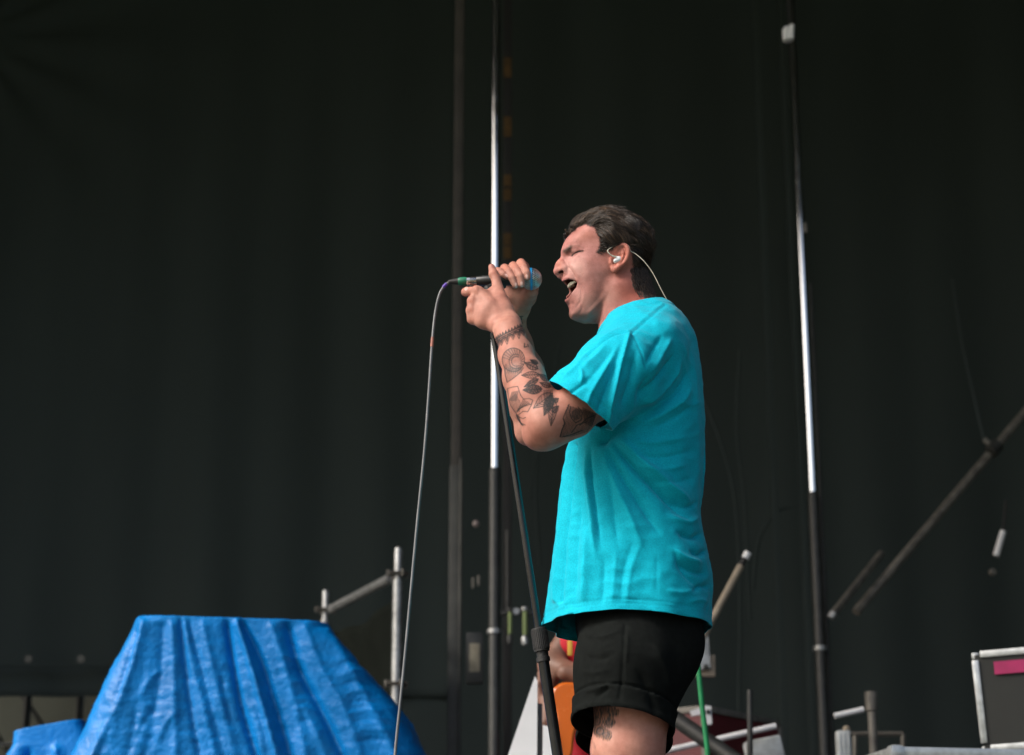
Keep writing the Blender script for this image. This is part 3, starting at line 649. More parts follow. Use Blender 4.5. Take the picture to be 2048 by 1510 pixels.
shade([(960,1050),(1010,1020),(1050,1060),(1040,1120),(990,1140),(960,1100)], 0.5); ink([(1040,1180),(1100,1120),(1170,1090)], 0.6); ink([(960,1250),(1010,1180),(1100,1150)], 0.55); ink([(880,1290),(960,1270),(1060,1230)], 0.6)
shade([(1060,1010),(1195,1075),(1150,1200),(1080,1160)], 0.4)
far = facing & (V[:, 1] > 4.2) & (by > 625) & (by < 660) & (bx > 1030) & (bx < 1060)
for L_ in ([(1290,1240),(1370,1235)], [(1310,1240),(1345,1300)], [(1350,1240),(1320,1300)], [(1330,1290),(1360,1380)]): mixc(INK, far*0.85*lined([zC(*q) for q in L_], 0.8, 0.6))
# tattoo above the knee
leg = facing & (by > 1380) & (V[:, 1] < 4.2)
pet = [(335,1275,34),(395,1270,42),(448,1285,26),(352,1330,38),(420,1335,32),(372,1385,34),(404,1405,30)]
fd = np.full(len(bx), 1e9); fr_ = np.zeros(len(bx))
for x, y, r_ in pet:
    px_, py_ = zE(x, y); e = np.hypot(bx-px_, by-py_)*2.65/r_; fr_ = np.where(e < fd, e, fr_); fd = np.minimum(fd, e)
infl = fd < 1.0
mixc(INK, leg*infl*(0.62+0.3*(np.sin(fr_*14) > 0)+0.1*nzt)); mixc((0.30, 0.13, 0.05), leg*infl*0.35*(np.sin(fr_*9+1) > 0.75)); mixc(INK, leg*0.9*((fd > 0.88) & (fd < 1.03)))
mixc((0.40, 0.20, 0.15), leg*0.6*(~infl)); mixc(INK, leg*0.5*lined([zE(335,1440), zE(350,1480)], 0.8, 0.8))
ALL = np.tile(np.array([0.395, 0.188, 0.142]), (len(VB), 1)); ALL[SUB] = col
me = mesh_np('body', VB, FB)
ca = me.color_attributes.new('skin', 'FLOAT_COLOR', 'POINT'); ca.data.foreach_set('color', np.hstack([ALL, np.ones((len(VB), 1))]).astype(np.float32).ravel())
m, t, b = nodes_of('skin'); L = t.links
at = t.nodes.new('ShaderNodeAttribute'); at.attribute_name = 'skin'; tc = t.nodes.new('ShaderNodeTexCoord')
n1 = t.nodes.new('ShaderNodeTexNoise'); n1.inputs['Scale'].default_value = 70; n1.inputs['Detail'].default_value = 6; L.new(tc.outputs['Object'], n1.inputs[0])
hs = t.nodes.new('ShaderNodeMix'); hs.data_type = 'RGBA'; hs.blend_type = 'MULTIPLY'; hs.inputs[0].default_value = 0.55
rp = ramp(t, (0.72, 0.66, 0.64), (1.12, 1.1, 1.1), 0.3, 0.7); L.new(n1.outputs[0], rp.inputs[0]); L.new(at.outputs['Color'], hs.inputs[6]); L.new(rp.outputs[0], hs.inputs[7]); 
n4 = t.nodes.new('ShaderNodeTexNoise'); n4.inputs['Scale'].default_value = 22; n4.inputs['Detail'].default_value = 3; L.new(tc.outputs['Object'], n4.inputs[0])
h2 = t.nodes.new('ShaderNodeMix'); h2.data_type = 'RGBA'; h2.blend_type = 'MULTIPLY'; h2.inputs[0].default_value = 0.5
r4 = ramp(t, (0.92, 0.76, 0.74), (1.05, 1.08, 1.08), 0.38, 0.62); L.new(n4.outputs[0], r4.inputs[0]); L.new(hs.outputs[2], h2.inputs[6]); L.new(r4.outputs[0], h2.inputs[7]); L.new(h2.outputs[2], b.inputs['Base Color'])
b.inputs['Roughness'].default_value = 0.56; b.inputs['Specular IOR Level'].default_value = 0.26
b.inputs['Subsurface Weight'].default_value = 0.06; b.inputs['Subsurface Radius'].default_value = (0.012, 0.005, 0.003); b.inputs['Subsurface Scale'].default_value = 0.35
n2 = t.nodes.new('ShaderNodeTexNoise'); n2.inputs['Scale'].default_value = 420; n2.inputs['Detail'].default_value = 3; L.new(tc.outputs['Object'], n2.inputs[0])
bp = t.nodes.new('ShaderNodeBump'); bp.inputs['Strength'].default_value = 0.22; bp.inputs['Distance'].default_value = 0.002; L.new(n2.outputs[0], bp.inputs['Height']); L.new(bp.outputs[0], b.inputs['Normal'])
M['skin'] = m
person = thing('person', tuple(P(1280, 1940, YS)*np.array([1, 1, 0])), 'singer in turquoise T-shirt and black shorts shouting into a microphone held in both hands', 'person')
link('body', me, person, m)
# ---- teeth
M['tooth'] = mat('tooth enamel', (0.80, 0.74, 0.60), 0.25, var=0.15, scale=120)
tth = MB()
def tooth(u0, l0, v0, w_, h_, ang):
    bm = bmesh.new(); bmesh.ops.create_uvsphere(bm, u_segments=12, v_segments=8, radius=1)
    vs = []
    for q in bm.verts:
        x, y, z = q.co; x, y, z = [math.copysign(abs(k)**0.6, k) for k in (x, y, z)]
        a_, c_ = x*w_/2, y*0.0035
        vs.append(hw(u0 + a_*math.cos(ang)-c_*math.sin(ang), l0 + a_*math.sin(ang)+c_*math.cos(ang), v0 + z*h_/2))
    bm.verts.index_update(); tth.add(vs, [[q.index for q in f.verts] for f in bm.faces]); bm.free()
uF, vF = hl(*zB(305, 425), -0.004); uB, vB = hl(*zB(520, 300), -0.022)
for s in (-1, 1):
    for k in range(6):
        a = k/5.6; ang = a*math.pi/2*0.95 + 0.06
        l0 = s*0.0225*math.sin(min(ang+0.10, 1.5)); u0 = uF + (uB-uF)*(1-math.cos(ang*0.98)); v0 = vF + (vB-vF)*((u0-uF)/(uB-uF))
        tooth(u0+0.0055, l0*0.92, v0+0.0042, [0.0072, 0.0056, 0.0062, 0.0058, 0.0058, 0.007][k], [0.0088, 0.0074, 0.0080, 0.0062, 0.006, 0.0056][k], s*(-math.pi/2 + ang*0.9))
tth.build('teeth', M['tooth'], person)
# ---- hair: locks combed back from the brow, short at the sides and nape
def hgrad(p, e=0.002):
    f0 = HEAD.f(p); g = np.stack([HEAD.f(p+np.eye(3)[i]*e)-HEAD.f(p-np.eye(3)[i]*e) for i in range(3)], 1)
    return f0, g/(np.linalg.norm(g, axis=1)[:, None]+1e-9)
sv = np.nonzero(inhead & (HEAD.f(V) < 0.004))[0]
qx, qy = bx[sv], by[sv]
q_ = hq[sv]
# far side: mirror into the near side picture to test the hairline
pm = H0 + (q_*np.array([1, 0, 1]) + np.array([0, -1, 0])*np.abs(q_[:, 1:2]))@HR.T
mx, my = proj(pm)
ok = in_poly(mx, my, hp) & (ears[0].f(pm) > 0.0035)
roots = V[sv[ok]]; rng = RNG
NS = 12500
ri = rng.integers(0, len(roots), NS); R0 = roots[ri]
lq = (R0-H0)@HR; rx_, ry_ = proj(H0 + (lq*np.array([1, 0, 1]) + np.array([0, -1, 0])*np.abs(lq[:, 1:2]))@HR.T)
# how high the hair stands and how long it is
topness = np.clip((505-ry_)/60, 0, 1); front = np.clip((1235-rx_)/90, 0, 1)*topness
nape = np.clip((ry_-510)/60, 0, 1)
lift = 0.0035 + 0.0065*topness**0.8 + 0.0055*front; lift *= (1-0.7*nape)*rng.uniform(0.15, 1.15, NS)
Ln = 0.022 + 0.035*topness + 0.018*front; Ln *= (1-0.45*nape)*rng.uniform(0.7, 1.15, NS)
edge_ = seg_dist(rx_, ry_, np.vstack([hp, hp[:1]]))[0]; Ln *= np.where((ry_ > 470) & (rx_ < 1265), np.clip(edge_/22, 0.22, 1), 1)
# locks
NC = 170
ci = rng.integers(0, NS, NC); Cq = lq[ci]
who = np.argmin(((lq[:, None, :]-Cq[None])**2*np.array([1, 1, 1])).sum(2), axis=1)
cn = rng.normal(0, 1, (NC, 3)); cl = rng.uniform(0.35, 1.5, NC)
lift *= 0.5+0.62*cl[who]; lift += 0.006*front*np.clip(cl[who]-0.8, 0, 1)
dirl = np.stack([np.full(NS, 1.0), -0.10*np.sign(lq[:, 1])*np.ones(NS), -0.62+0.25*topness - 0.55*nape], 1)
dirl += cn[who]*np.array([0.15, 0.20, 0.30])*(1-0.5*nape[:, None]) + rng.normal(0, 0.07, (NS, 3))
fr = front > 0.45
dirl[:, 2] += np.where(fr, 1.3*front, 0); dirl[:, 0] -= np.where(fr, 0.25*front, 0)
dw = dirl@HR.T
NP = 9
path = [R0]; p = R0.copy()
f0, n0 = hgrad(p)
for k in range(1, NP):
    t_ = k/(NP-1)
    f0, n0 = hgrad(p)
    dd = dw.copy()
    # curl over: the front rises, then turns back and down
    dd[:, 2] -= (front*2.2 + topness*0.9)*t_*t_; dd[:, 0] += front*0.9*t_
    tan = dd - n0*(dd*n0).sum(1)[:, None]; tan /= np.linalg.norm(tan, axis=1)[:, None]+1e-9
    p = p + tan*(Ln/(NP-1))[:, None]
    f1, n1 = hgrad(p)
    tgt = lift*np.sin(np.pi*min(0.5, 0.62*t_**0.7))*(1-0.35*max(0, t_-0.6)/0.4)
    p = p + n1*(tgt-f1)[:, None]*0.85
    path.append(p.copy())
path = np.stack(path, 1)
# strands of a lock gather towards its middle strand
lead = path[ci]
offs = lead[who] - path
pull = (np.linspace(0, 1, NP)**1.3)[None, :, None]*0.75*(1-0.6*nape[:, None, None])*(0.35+0.65*topness[:, None, None])
path = path + offs*pull*np.clip(1-np.linalg.norm(offs, axis=2, keepdims=True)/0.035, 0, 1)
rad = np.interp(np.linspace(0, 1, NP), [0, .3, .8, 1], [.00048, .00054, .00042, .0001])
# waves along each lock, and a few strands that stand off
wph = rng.uniform(0, 6.28, NC); wamp = rng.uniform(0.0008, 0.0034, NC); tk = np.linspace(0, 1, NP)
wv_ = (wamp[who]*(0.08+0.92*topness)*np.clip(Ln/0.05, 0, 1.3))[:, None]*np.sin(wph[who][:, None] + tk[None]*rng.uniform(3.5, 7.5, NC)[who][:, None])*tk[None]
side = np.cross(dw/np.linalg.norm(dw, axis=1)[:, None], n0); side /= np.linalg.norm(side, axis=1)[:, None]+1e-9
path = path + side[:, None]*wv_[..., None] + n0[:, None]*(0.7*np.roll(wv_, 2, axis=0))[..., None]
fly = rng.random(NS) < 0.08
path[fly] += (n0[fly]*rng.uniform(0.001, 0.008, fly.sum())[:, None] + rng.normal(0, 0.0025, (fly.sum(), 3)))[:, None]*(tk**1.6)[None, :, None]
earp = np.array([zA(*q) for q in [(868,745),(868,640),(880,575),(910,525),(980,490),(1035,520),(1055,600),(1040,680),(990,745),(930,795),(885,790)]])
ex_, ey_ = proj(path.reshape(-1, 3)); hit = in_poly(ex_, ey_, earp).reshape(NS, NP).any(1) & (lq[:, 1] < 0)
keep = ~hit; path = path[keep]; who = who[keep]; NS = int(keep.sum())
# short hair on the nape, lying on the neck
nv = np.nonzero(inhead & (sdh > -3) & (HEAD.f(V) >= 0.003) & (hq[:, 0] > 0.01) & (ears[0].f(V) > 0.004))[0]
if len(nv):
    ni = rng.choice(nv, 1400); nr = V[ni]; nn = bN[SUB][ni]; dn_ = np.array([0.25, -0.05, -1.0]) + rng.normal(0, 0.2, (1400, 3)); dn_ -= nn*(dn_*nn).sum(1)[:, None]
    tl = np.linspace(0, 1, NP)[None, :, None]; pn = nr[:, None] + dn_[:, None]*tl*rng.uniform(0.006, 0.013, 1400)[:, None, None] + nn[:, None]*(0.0006+0.0022*tl*rng.random(1400)[:, None, None])
    path = np.concatenate([path, pn]); who = np.concatenate([who, rng.integers(0, NC, 1400)]); NS += 1400
T = np.gradient(path, axis=1); T /= np.linalg.norm(T, axis=2, keepdims=True)+1e-9
A_ = np.cross(T, np.array([0.31, 0.77, 0.55])); A_ /= np.linalg.norm(A_, axis=2, keepdims=True)+1e-9; B_ = np.cross(T, A_)
thick = np.where((rng.random(NS) < 0.12) & (path[:, 0, 2] > HP(*zA(800, 440), -.06)[2]), 1.7, 1.0)[:, None, None]
ring = [path + thick*rad[None, :, None]*(A_*math.cos(a)+B_*math.sin(a)) for a in (0, 2.094, 4.189)]
HV = np.stack(ring, 2).reshape(-1, 3)
base = (np.arange(NS)[:, None]*NP*3 + np.arange(NP-1)[None]*3).reshape(-1, 1)
HF = np.concatenate([base + np.array([[k, (k+1) % 3, 3+(k+1) % 3, 3+k]]) for k in range(3)])
m, t, b = nodes_of('brown hair'); L = t.links
at = t.nodes.new('ShaderNodeAttribute'); at.attribute_name = 'hair'
L.new(at.outputs['Color'], b.inputs['Base Color']); b.inputs['Roughness'].default_value = 0.3; b.inputs['Specular IOR Level'].default_value = 0.6
hm = mesh_np('hair', HV, HF)
tone = np.clip(0.62+0.35*cn[who, 0]+rng.normal(0, 0.25, NS), 0.2, 2.0)*np.where(thick[:, 0, 0] > 1.2, 2.0, 1.0)
hc = np.array([0.044, 0.027, 0.016])[None]*tone[:, None]
ca = hm.color_attributes.new('hair', 'FLOAT_COLOR', 'POINT')
ca.data.foreach_set('color', np.hstack([np.repeat(hc, NP*3, 0), np.ones((NS*NP*3, 1))]).astype(np.float32).ravel())
link('hair', hm, person, m)

# ================================================================== clothes
def cut(V, fl, co, no, sel=None):
    """trim faces on the outer side of a plane, leaving a clean edge; faces are a list of index lists"""
    co = np.asarray(co, float); no = np.asarray(no, float); no = no/np.linalg.norm(no)
    d = (np.asarray(V)-co)@no; out = []; new = []; memo = {}; nv = len(V)
    for k, f in enumerate(fl):
        if sel is not None and not sel[k]: out.append(f); continue
        df = [d[i] for i in f]
        if max(df) <= 0: out.append(f); continue
        if min(df) > 0: continue
        g = []
        for i in range(len(f)):
            a, b = f[i], f[(i+1) % len(f)]; da, db = d[a], d[b]
            if da <= 0: g.append(a)
            if (da <= 0) != (db <= 0):
                key = (min(a, b), max(a, b))
                if key not in memo:
                    t = da/(da-db); memo[key] = nv+len(new); new.append(V[a]+(V[b]-V[a])*t)
                g.append(memo[key])
        if len(g) >= 3: out.append(g)
    V = np.vstack([V, np.array(new)]) if new else np.asarray(V)
    used = np.unique(np.concatenate([np.asarray(f) for f in out])); mp = np.full(len(V), -1); mp[used] = np.arange(len(used))
    return V[used], [[int(mp[i]) for i in f] for f in out]
def centres(V, fl): return np.array([V[f].mean(0) for f in fl])
def quads(fl):
    q = []
    for f in fl:
        if len(f) == 4: q.append(f)
        else:
            for i in range(1, len(f)-1): q.append([f[0], f[i], f[i+1], f[i+1]])
    return np.array(q)
def cloth_obj(name, V, fl, m_, parent, thick):
    me = bpy.data.meshes.new(name); me.from_pydata([tuple(v) for v in V], [], [tuple(f) for f in fl]); me.update()
    o = link(name, me, parent, m_)
    s = o.modifiers.new('cloth thickness', 'SOLIDIFY'); s.thickness = thick; s.offset = -1.0
    return o
rows = [(596,1272,1312,.050),(605,1258,1322,.068),(625,1232,1347,.105),(650,1208,1372,.145),(690,1188,1391,.178),(760,1166,1402,.190),(850,1150,1408,.192),(950,1129,1404,.186),(1040,1115,1398,.186),(1110,1107,1412,.194),(1160,1101,1422,.200),(1258,1091,1420,.208),(1330,1084,1418,.21)]
rz = np.array([P(1024, r[0], YS)[2] for r in rows]); xl = np.array([P(r[1], r[0], YS)[0] for r in rows]); xr = np.array([P(r[2], r[0], YS)[0] for r in rows]); hwid = np.array([r[3] for r in rows])
o_ = np.argsort(rz); rz, xl, xr, hwid = rz[o_], xl[o_], xr[o_], hwid[o_]
zz = np.linspace(rz[0], rz[-1], 300)
def smooth_row(a):
    y = np.interp(zz, rz, a); k = np.ones(17)/17; return np.convolve(np.pad(y, 8, mode='edge'), k, mode='valid')
XL, XR, HWD = smooth_row(xl), smooth_row(xr), smooth_row(hwid)
def torso_f(p):
    z = p[:, 2]; a0 = np.interp(z, zz, XL); a1 = np.interp(z, zz, XR); b_ = np.interp(z, zz, HWD)
    cx = (a0+a1)/2; a_ = (a1-a0)/2; n_ = 2.35
    e = ((np.abs(p[:, 0]-cx)/a_)**n_ + (np.abs(p[:, 1]-YS)/b_)**n_)**(1/n_)
    d = (e-1)*np.minimum(a_, b_)
    return np.maximum(d, np.maximum(z-zz[-1], zz[0]-z))
TORSO = Prim(torso_f, (XL.min()-.02, YS-.24, zz[0]), (XR.max()+.02, YS+.24, zz[-1]))
def sleeve(sgn):
    Y = lambda d: YS + sgn*d
    return Group(chain([P(1300, 700, Y(.155)), P(1240, 748, Y(.205)), P(1172, 800, Y(.245)), P(1135, 832, Y(.262))], [0.078, 0.082, 0.0745, 0.0725]) + [bone(P(1262, 690, Y(.12)), P(1216, 742, Y(.19)), .07, .068)], 0.03)
SLN, SLF = sleeve(-1), sleeve(1)
SHIRT = Group([('+', TORSO, 0), ('+', SLN, 0.022), ('+', SLF, 0.022)])
V, F = grow(SHIRT, 0.0032)
V = relax(V, F, 3, 0.5)
# sleeve ends, neck, hem
def sleeve_cut(V, F, S, sgn):
    Y = lambda d: YS + sgn*d
    a = P(1103, 770, Y(.235)); b_ = P(1213, 852, Y(.235)); c = P(1163, 826, Y(.16)) if sgn < 0 else P(1150, 806, Y(.16))
    n_ = np.cross(b_-a, c-a); n_ /= np.linalg.norm(n_)
    if n_[0] > 0: n_ = -n_
    cen = centres(V, F)
    sel = (S.f(cen) < torso_f(cen)-0.003)
    return cut(V, F, a, n_, sel)
fl = F.tolist()
V, fl = sleeve_cut(V, fl, SLN, -1)
V, fl = sleeve_cut(V, fl, SLF, 1)
a = P(1203, 658, YS); b_ = P(1318, 623, YS); n_ = np.cross(np.array([0, 1.0, 0]), b_-a); n_ /= np.linalg.norm(n_); n_ = n_ if n_[2] > 0 else -n_
a = a + n_*0.0
NECKN, NECKA = n_, a
V, fl = cut(V, fl, a, n_)
ZH = 0.762
def wav(V): return 0.006*np.sin(V[:, 0]*19+1)*np.clip((V[:, 0]-0.1)*4, 0, 1) + 0.008*np.exp(-((V[:, 0]-P(1090, 1258, YS)[0])/0.05)**2)*-1
V[:, 2] += wav(V); V, fl = cut(V, fl, (0, 0, ZH), (0, 0, -1)); V[:, 2] -= wav(V)
F4 = quads(fl)
N_ = vnormals(V, F4); sx_, sy_ = proj(V)
isl = (SLN.f(V) < torso_f(V))                                # sleeve or trunk
fc = ((CAM[None]-V)*N_).sum(1) > 0
m3 = 0.001
TF = [  # folds on the trunk
    ([(1345,672),(1325,705),(1300,750)], 5*m3, 8), ([(1325,668),(1306,700),(1288,735)], -4*m3, 6), ([(1352,700),(1330,738),(1300,776),(1270,806)], -7*m3, 7), ([(1366,708),(1346,752),(1310,792),(1270,822)], 7*m3, 8),
    ([(1378,735),(1355,780),(1315,812),(1275,838)], -7*m3, 8), ([(1388,760),(1365,800),(1320,832),(1270,852)], 6*m3, 9), ([(1395,800),(1350,835),(1290,862)], -4*m3, 9),
    ([(1306,738),(1272,800),(1235,845),(1205,880)], -14*m3, 14, 'start'), ([(1290,775),(1250,840),(1215,880)], -8*m3, 12),
    ([(1212,868),(1262,928),(1320,985),(1382,1050)], -12*m3, 9), ([(1226,862),(1280,918),(1345,975),(1398,1025)], 10*m3, 11), ([(1208,885),(1245,955),(1288,1020),(1330,1085)], -8*m3, 10), ([(1200,890),(1228,965),(1262,1040),(1290,1110)], 7*m3, 13),
    ([(1180,878),(1184,960),(1194,1040),(1204,1100)], -6*m3, 4), ([(1172,880),(1176,960),(1186,1050),(1196,1130)], 8*m3, 8), ([(1215,900),(1225,1000),(1240,1120)], -5*m3, 14),
    ([(1150,890),(1140,980),(1128,1080),(1114,1200)], -7*m3, 5, 'none'), ([(1141,885),(1130,980),(1119,1080),(1104,1200)], 5*m3, 5, 'none'), ([(1160,960),(1152,1100),(1146,1230)], -6*m3, 12),
    ([(1176,1040),(1172,1130),(1164,1230)], 9*m3, 16), ([(1210,1100),(1206,1180),(1200,1240)], -3*m3, 10), ([(1236,1080),(1228,1160),(1222,1235)], 2*m3, 9), ([(1290,1070),(1262,1140),(1250,1235)], 1.8*m3, 7), ([(1275,1060),(1248,1140),(1240,1220)], -1.8*m3, 8), ([(1314,1100),(1312,1200)], -1.0*m3, 6),
    ([(1340,1000),(1370,1015),(1398,1000)], -5*m3, 6), ([(1330,1025),(1372,1045),(1400,1030)], 6*m3, 8), ([(1345,1060),(1385,1075),(1406,1062)], -8*m3, 7), ([(1335,1090),(1372,1118),(1412,1128)], 7*m3, 9), ([(1350,1120),(1385,1142),(1418,1150)], -7*m3, 7), ([(1375,1100),(1398,1108),(1415,1098)], -8*m3, 6), ([(1340,1080),(1365,1140),(1402,1180)], -5*m3, 8), ([(1382,1185),(1405,1172),(1420,1178)], -6*m3, 6), ([(1370,1205),(1400,1200),(1418,1206)], 4*m3, 6), ([(1330,1180),(1360,1186),(1390,1180)], 3*m3, 7),
    ([(1260,930),(1320,940),(1390,925)], 3*m3, 8), ([(1250,905),(1320,915),(1395,900)], -3*m3, 8), ([(1285,960),(1340,965),(1398,955)], -3*m3, 9), ([(1240,880),(1310,885),(1395,870)], 3*m3, 9), ([(1330,800),(1380,810),(1404,800)], 2.5*m3, 9),
    ([(1215,640),(1235,628),(1262,618)], 3*m3, 6), ([(1205,662),(1235,648),(1258,640)], -2.5*m3, 5), ([(1230,660),(1250,650),(1268,640)], 2*m3, 5),
    ([(1300,645),(1330,650),(1360,680)], 2*m3, 14)]
SF = [  # folds on the near sleeve
    ([(1258,672),(1240,735),(1222,800),(1212,850)], 7*m3, 6, 'none'), ([(1246,680),(1226,745),(1206,800),(1190,840)], -6*m3, 9), ([(1248,672),(1210,740),(1180,790),(1172,825)], 5*m3, 7), ([(1232,690),(1190,745),(1155,780)], -3.5*m3, 9), ([(1222,682),(1185,720),(1160,740)], 4*m3, 8), ([(1160,730),(1165,755),(1158,770)], 4*m3, 4), ([(1170,765),(1150,780),(1136,790)], -4*m3, 4),
    ([(1190,690),(1150,735),(1120,760)], 3*m3, 6),
    ([(1272,690),(1262,760),(1240,830)], -7*m3, 10)]
SEAMS = [([(1330,612),(1298,636),(1264,668)], -1.8*m3, 2.0, 'none'), ([(1324,608),(1292,632),(1258,664)], 1.5*m3, 2.4, 'none'), ([(1264,668),(1238,668),(1208,684),(1176,712)], -2.4*m3, 2.0, 'none'), ([(1256,662),(1228,663),(1198,682)], 1.8*m3, 2.6, 'none'),
    ([(1264,668),(1280,700),(1292,735)], -1.6*m3, 2.0, 'none')]
sst = lambda x: np.clip(x, 0, 1)**2*(3-2*np.clip(x, 0, 1))
wS = sst((torso_f(V)-SLN.f(V)+0.002)/0.010)*sst((1296-sx_)/30)
nearw = sst((YS+0.03-V[:, 1])/0.04)*fc
fold_n = nearw*(wS*1.3*folds(sx_, sy_, SF, True) + (1-wS)*1.45*folds(sx_, sy_, TF, True) + folds(sx_, sy_, SEAMS))
# far side and back: looser folds of their own
ph = V[:, 0]*23+V[:, 2]*17
fold_f = np.where(V[:, 1] > YS, 0.004*np.sin(ph+2*np.sin(V[:, 2]*9))+0.003*np.sin(V[:, 0]*41-V[:, 2]*25), 0)
def vnoise(P_, f, seed):
    r_ = np.random.default_rng(seed); K_ = r_.normal(0, 1, (10, 3))*f; ph_ = r_.uniform(0, 6.28, 10)
    return np.sin(P_@K_.T+ph_).sum(1)/4.5
small = 0.0008*vnoise(V, 45, 3) + 0.0006*vnoise(V, 110, 5) + 0.0018*(0.5-np.abs(vnoise(V@np.array([[.8, 0, .5], [0, 1, 0], [-.6, 0, .5]]), 26, 21))) + 0.0016*(0.5-np.abs(vnoise(V*np.array([.7, 1, 1.2]), 60, 22)))
hz = V[:, 2]+wav(V)-ZH
hemline = -0.0014*np.exp(-((hz-0.021)/0.0022)**2) - 0.0010*np.exp(-((hz-0.0135)/0.0018)**2) + 0.0008*np.clip(1-hz/0.019, 0, 1)*(hz < 0.021)
ncd = -(V-NECKA)@NECKN
neckl = np.where(ncd < 0.06, 0.0022*np.clip((0.021-ncd)/0.003, 0, 1) - 0.001*np.exp(-((ncd-0.0225)/0.002)**2), 0)*np.exp(-((V[:, 1]-YS)/0.13)**4)
aS = P(1103, 770, YS-.235); bS = P(1213, 852, YS-.235); cS = P(1163, 826, YS-.16); nS = np.cross(bS-aS, cS-aS); nS /= np.linalg.norm(nS); nS = nS if nS[0] < 0 else -nS
sd_ = -(V-aS)@nS
slh = np.where(isl, -0.0012*np.exp(-((sd_-0.021)/0.0022)**2), 0)
edge = np.clip(hz/0.03, 0.35, 1)
V = V + N_*((fold_n+fold_f)*edge + small + hemline + neckl + slh)[:, None]
V = V + N_*(0.010*np.sin(V[:, 0]*60+V[:, 1]*35)*np.clip(1-hz/0.16, 0, 1)**1.5*(0.25+0.75*sst((P(1165, 1240, YS)[0]-V[:, 0])/0.05)))[:, None]
m, t, b = nodes_of('turquoise cotton'); L = t.links
tc = t.nodes.new('ShaderNodeTexCoord'); n1 = t.nodes.new('ShaderNodeTexNoise'); n1.inputs['Scale'].default_value = 330; n1.inputs['Detail'].default_value = 4; L.new(tc.outputs['Object'], n1.inputs[0])
n3 = t.nodes.new('ShaderNodeTexNoise'); n3.inputs['Scale'].default_value = 6; L.new(tc.outputs['Object'], n3.inputs[0])
ad = t.nodes.new('ShaderNodeMath'); ad.operation = 'MULTIPLY_ADD'; ad.inputs[1].default_value = 0.35; L.new(n3.outputs[0], ad.inputs[0]); L.new(n1.outputs[0], ad.inputs[2])
r = ramp(t, (0.0, 0.31, 0.42), (0.002, 0.41, 0.54), 0.5, 0.86); L.new(ad.outputs[0], r.inputs[0]); L.new(r.outputs[0], b.inputs['Base Color'])
b.inputs['Roughness'].default_value = 0.8; b.inputs['Specular IOR Level'].default_value = 0.12; b.inputs['Sheen Weight'].default_value = 0.08; b.inputs['Sheen Roughness'].default_value = 0.4
wv = t.nodes.new('ShaderNodeTexNoise'); wv.inputs['Scale'].default_value = 900; L.new(tc.outputs['Object'], wv.inputs[0])
bp = t.nodes.new('ShaderNodeBump'); bp.inputs['Strength'].default_value = 0.3; bp.inputs['Distance'].default_value = 0.001; L.new(wv.outputs[0], bp.inputs['Height']); L.new(bp.outputs[0], b.inputs['Normal'])
cloth_obj('t_shirt', V, fl, m, person, 0.0022)

# ---- shorts with turned-up cuffs
pel = Group([ell(P(1272, 1245, YS), (.130, .165, .13)), ell(P(1340, 1290, 4.115), (.070, .075, .085)), ell(P(1340, 1290, 4.285), (.070, .075, .085))], 0.06)
lgN = Group(chain([P(1266, 1262, 4.120), P(1256, 1340, 4.085), P(1246, 1440, 4.07), P(1244, 1500, 4.07)], [.112, .107, .092, .090]) + [bone(P(1322, 1330, 4.10), P(1280, 1440, 4.08), .068, .046)], 0.03)
lgF = Group(chain([P(1266, 1262, 4.280), P(1256, 1340, 4.32), P(1248, 1450, 4.33), P(1246, 1510, 4.33)], [.112, .107, .092, .090]) + [bone(P(1322, 1330, 4.30), P(1280, 1450, 4.32), .068, .046)], 0.03)
cuffs = []
for (pts, s) in (((P(1147, 1440, 4.07), P(1222, 1414, 3.975), P(1330, 1468, 4.07)), 0), ((P(1160, 1476, 4.33), P(1240, 1440, 4.235), P(1330, 1490, 4.33)), 1)):
    n_ = np.cross(pts[1]-pts[0], pts[2]-pts[0]); n_ /= np.linalg.norm(n_); cuffs.append((pts[0], n_ if n_[2] < 0 else -n_))
SHORTS = Group([('+', pel, 0), ('+', lgN, 0.02), ('+', lgF, 0.02)])
V, F = grow(SHORTS, 0.0036); V = relax(V, F, 3, 0.5); fl = F.tolist()
for (co, no), yy in zip(cuffs, (-1, 1)):
    cen = centres(V, fl); V, fl = cut(V, fl, co, no, ((cen[:, 1]-YS)*yy > -0.0) & (cen[:, 2] < P(1280, 1330, YS)[2]))
V, fl = cut(V, fl, (0, 0, P(1280, 1175, YS)[2]), (0, 0, 1)); F = quads(fl)
N_ = vnormals(V, F); qx_, qy_ = proj(V)
dn = np.where(V[:, 1] < YS, -(V-cuffs[0][0])@cuffs[0][1], -(V-cuffs[1][0])@cuffs[1][1])
cu = np.where(dn < 0.044, 0.0055, 0) + 0.0025*np.exp(-((dn-0.006)/0.006)**2) - 0.004*np.exp(-((dn-0.0465)/0.003)**2)
SHF = [([(1160,1265),(1200,1275),(1245,1262)], 3*m3, 7), ([(1250,1250),(1246,1320),(1240,1400)], -2.5*m3, 3, 'none'), ([(1255,1260),(1252,1330)], 2.5*m3, 4), ([(1165,1310),(1200,1318),(1235,1306)], -2.5*m3, 7), ([(1170,1385),(1200,1378),(1235,1360)], 4*m3, 6), ([(1190,1398),(1210,1385),(1222,1372)], -3.5*m3, 5), ([(1300,1280),(1330,1340),(1340,1400)], 5*m3, 14), ([(1270,1330),(1300,1390),(1310,1440)], -5*m3, 12), ([(1222,1404),(1221,1430)], -1.6*m3, 2), ([(1160,1340),(1190,1345),(1230,1335)], 2*m3, 8)]
V = V + N_*(cu + np.where(V[:, 1] < YS+0.02, 1.4*folds(qx_, qy_, SHF, True), 0.003*np.sin(V[:, 2]*40)) + 0.0012*vnoise(V, 40, 8))[:, None]
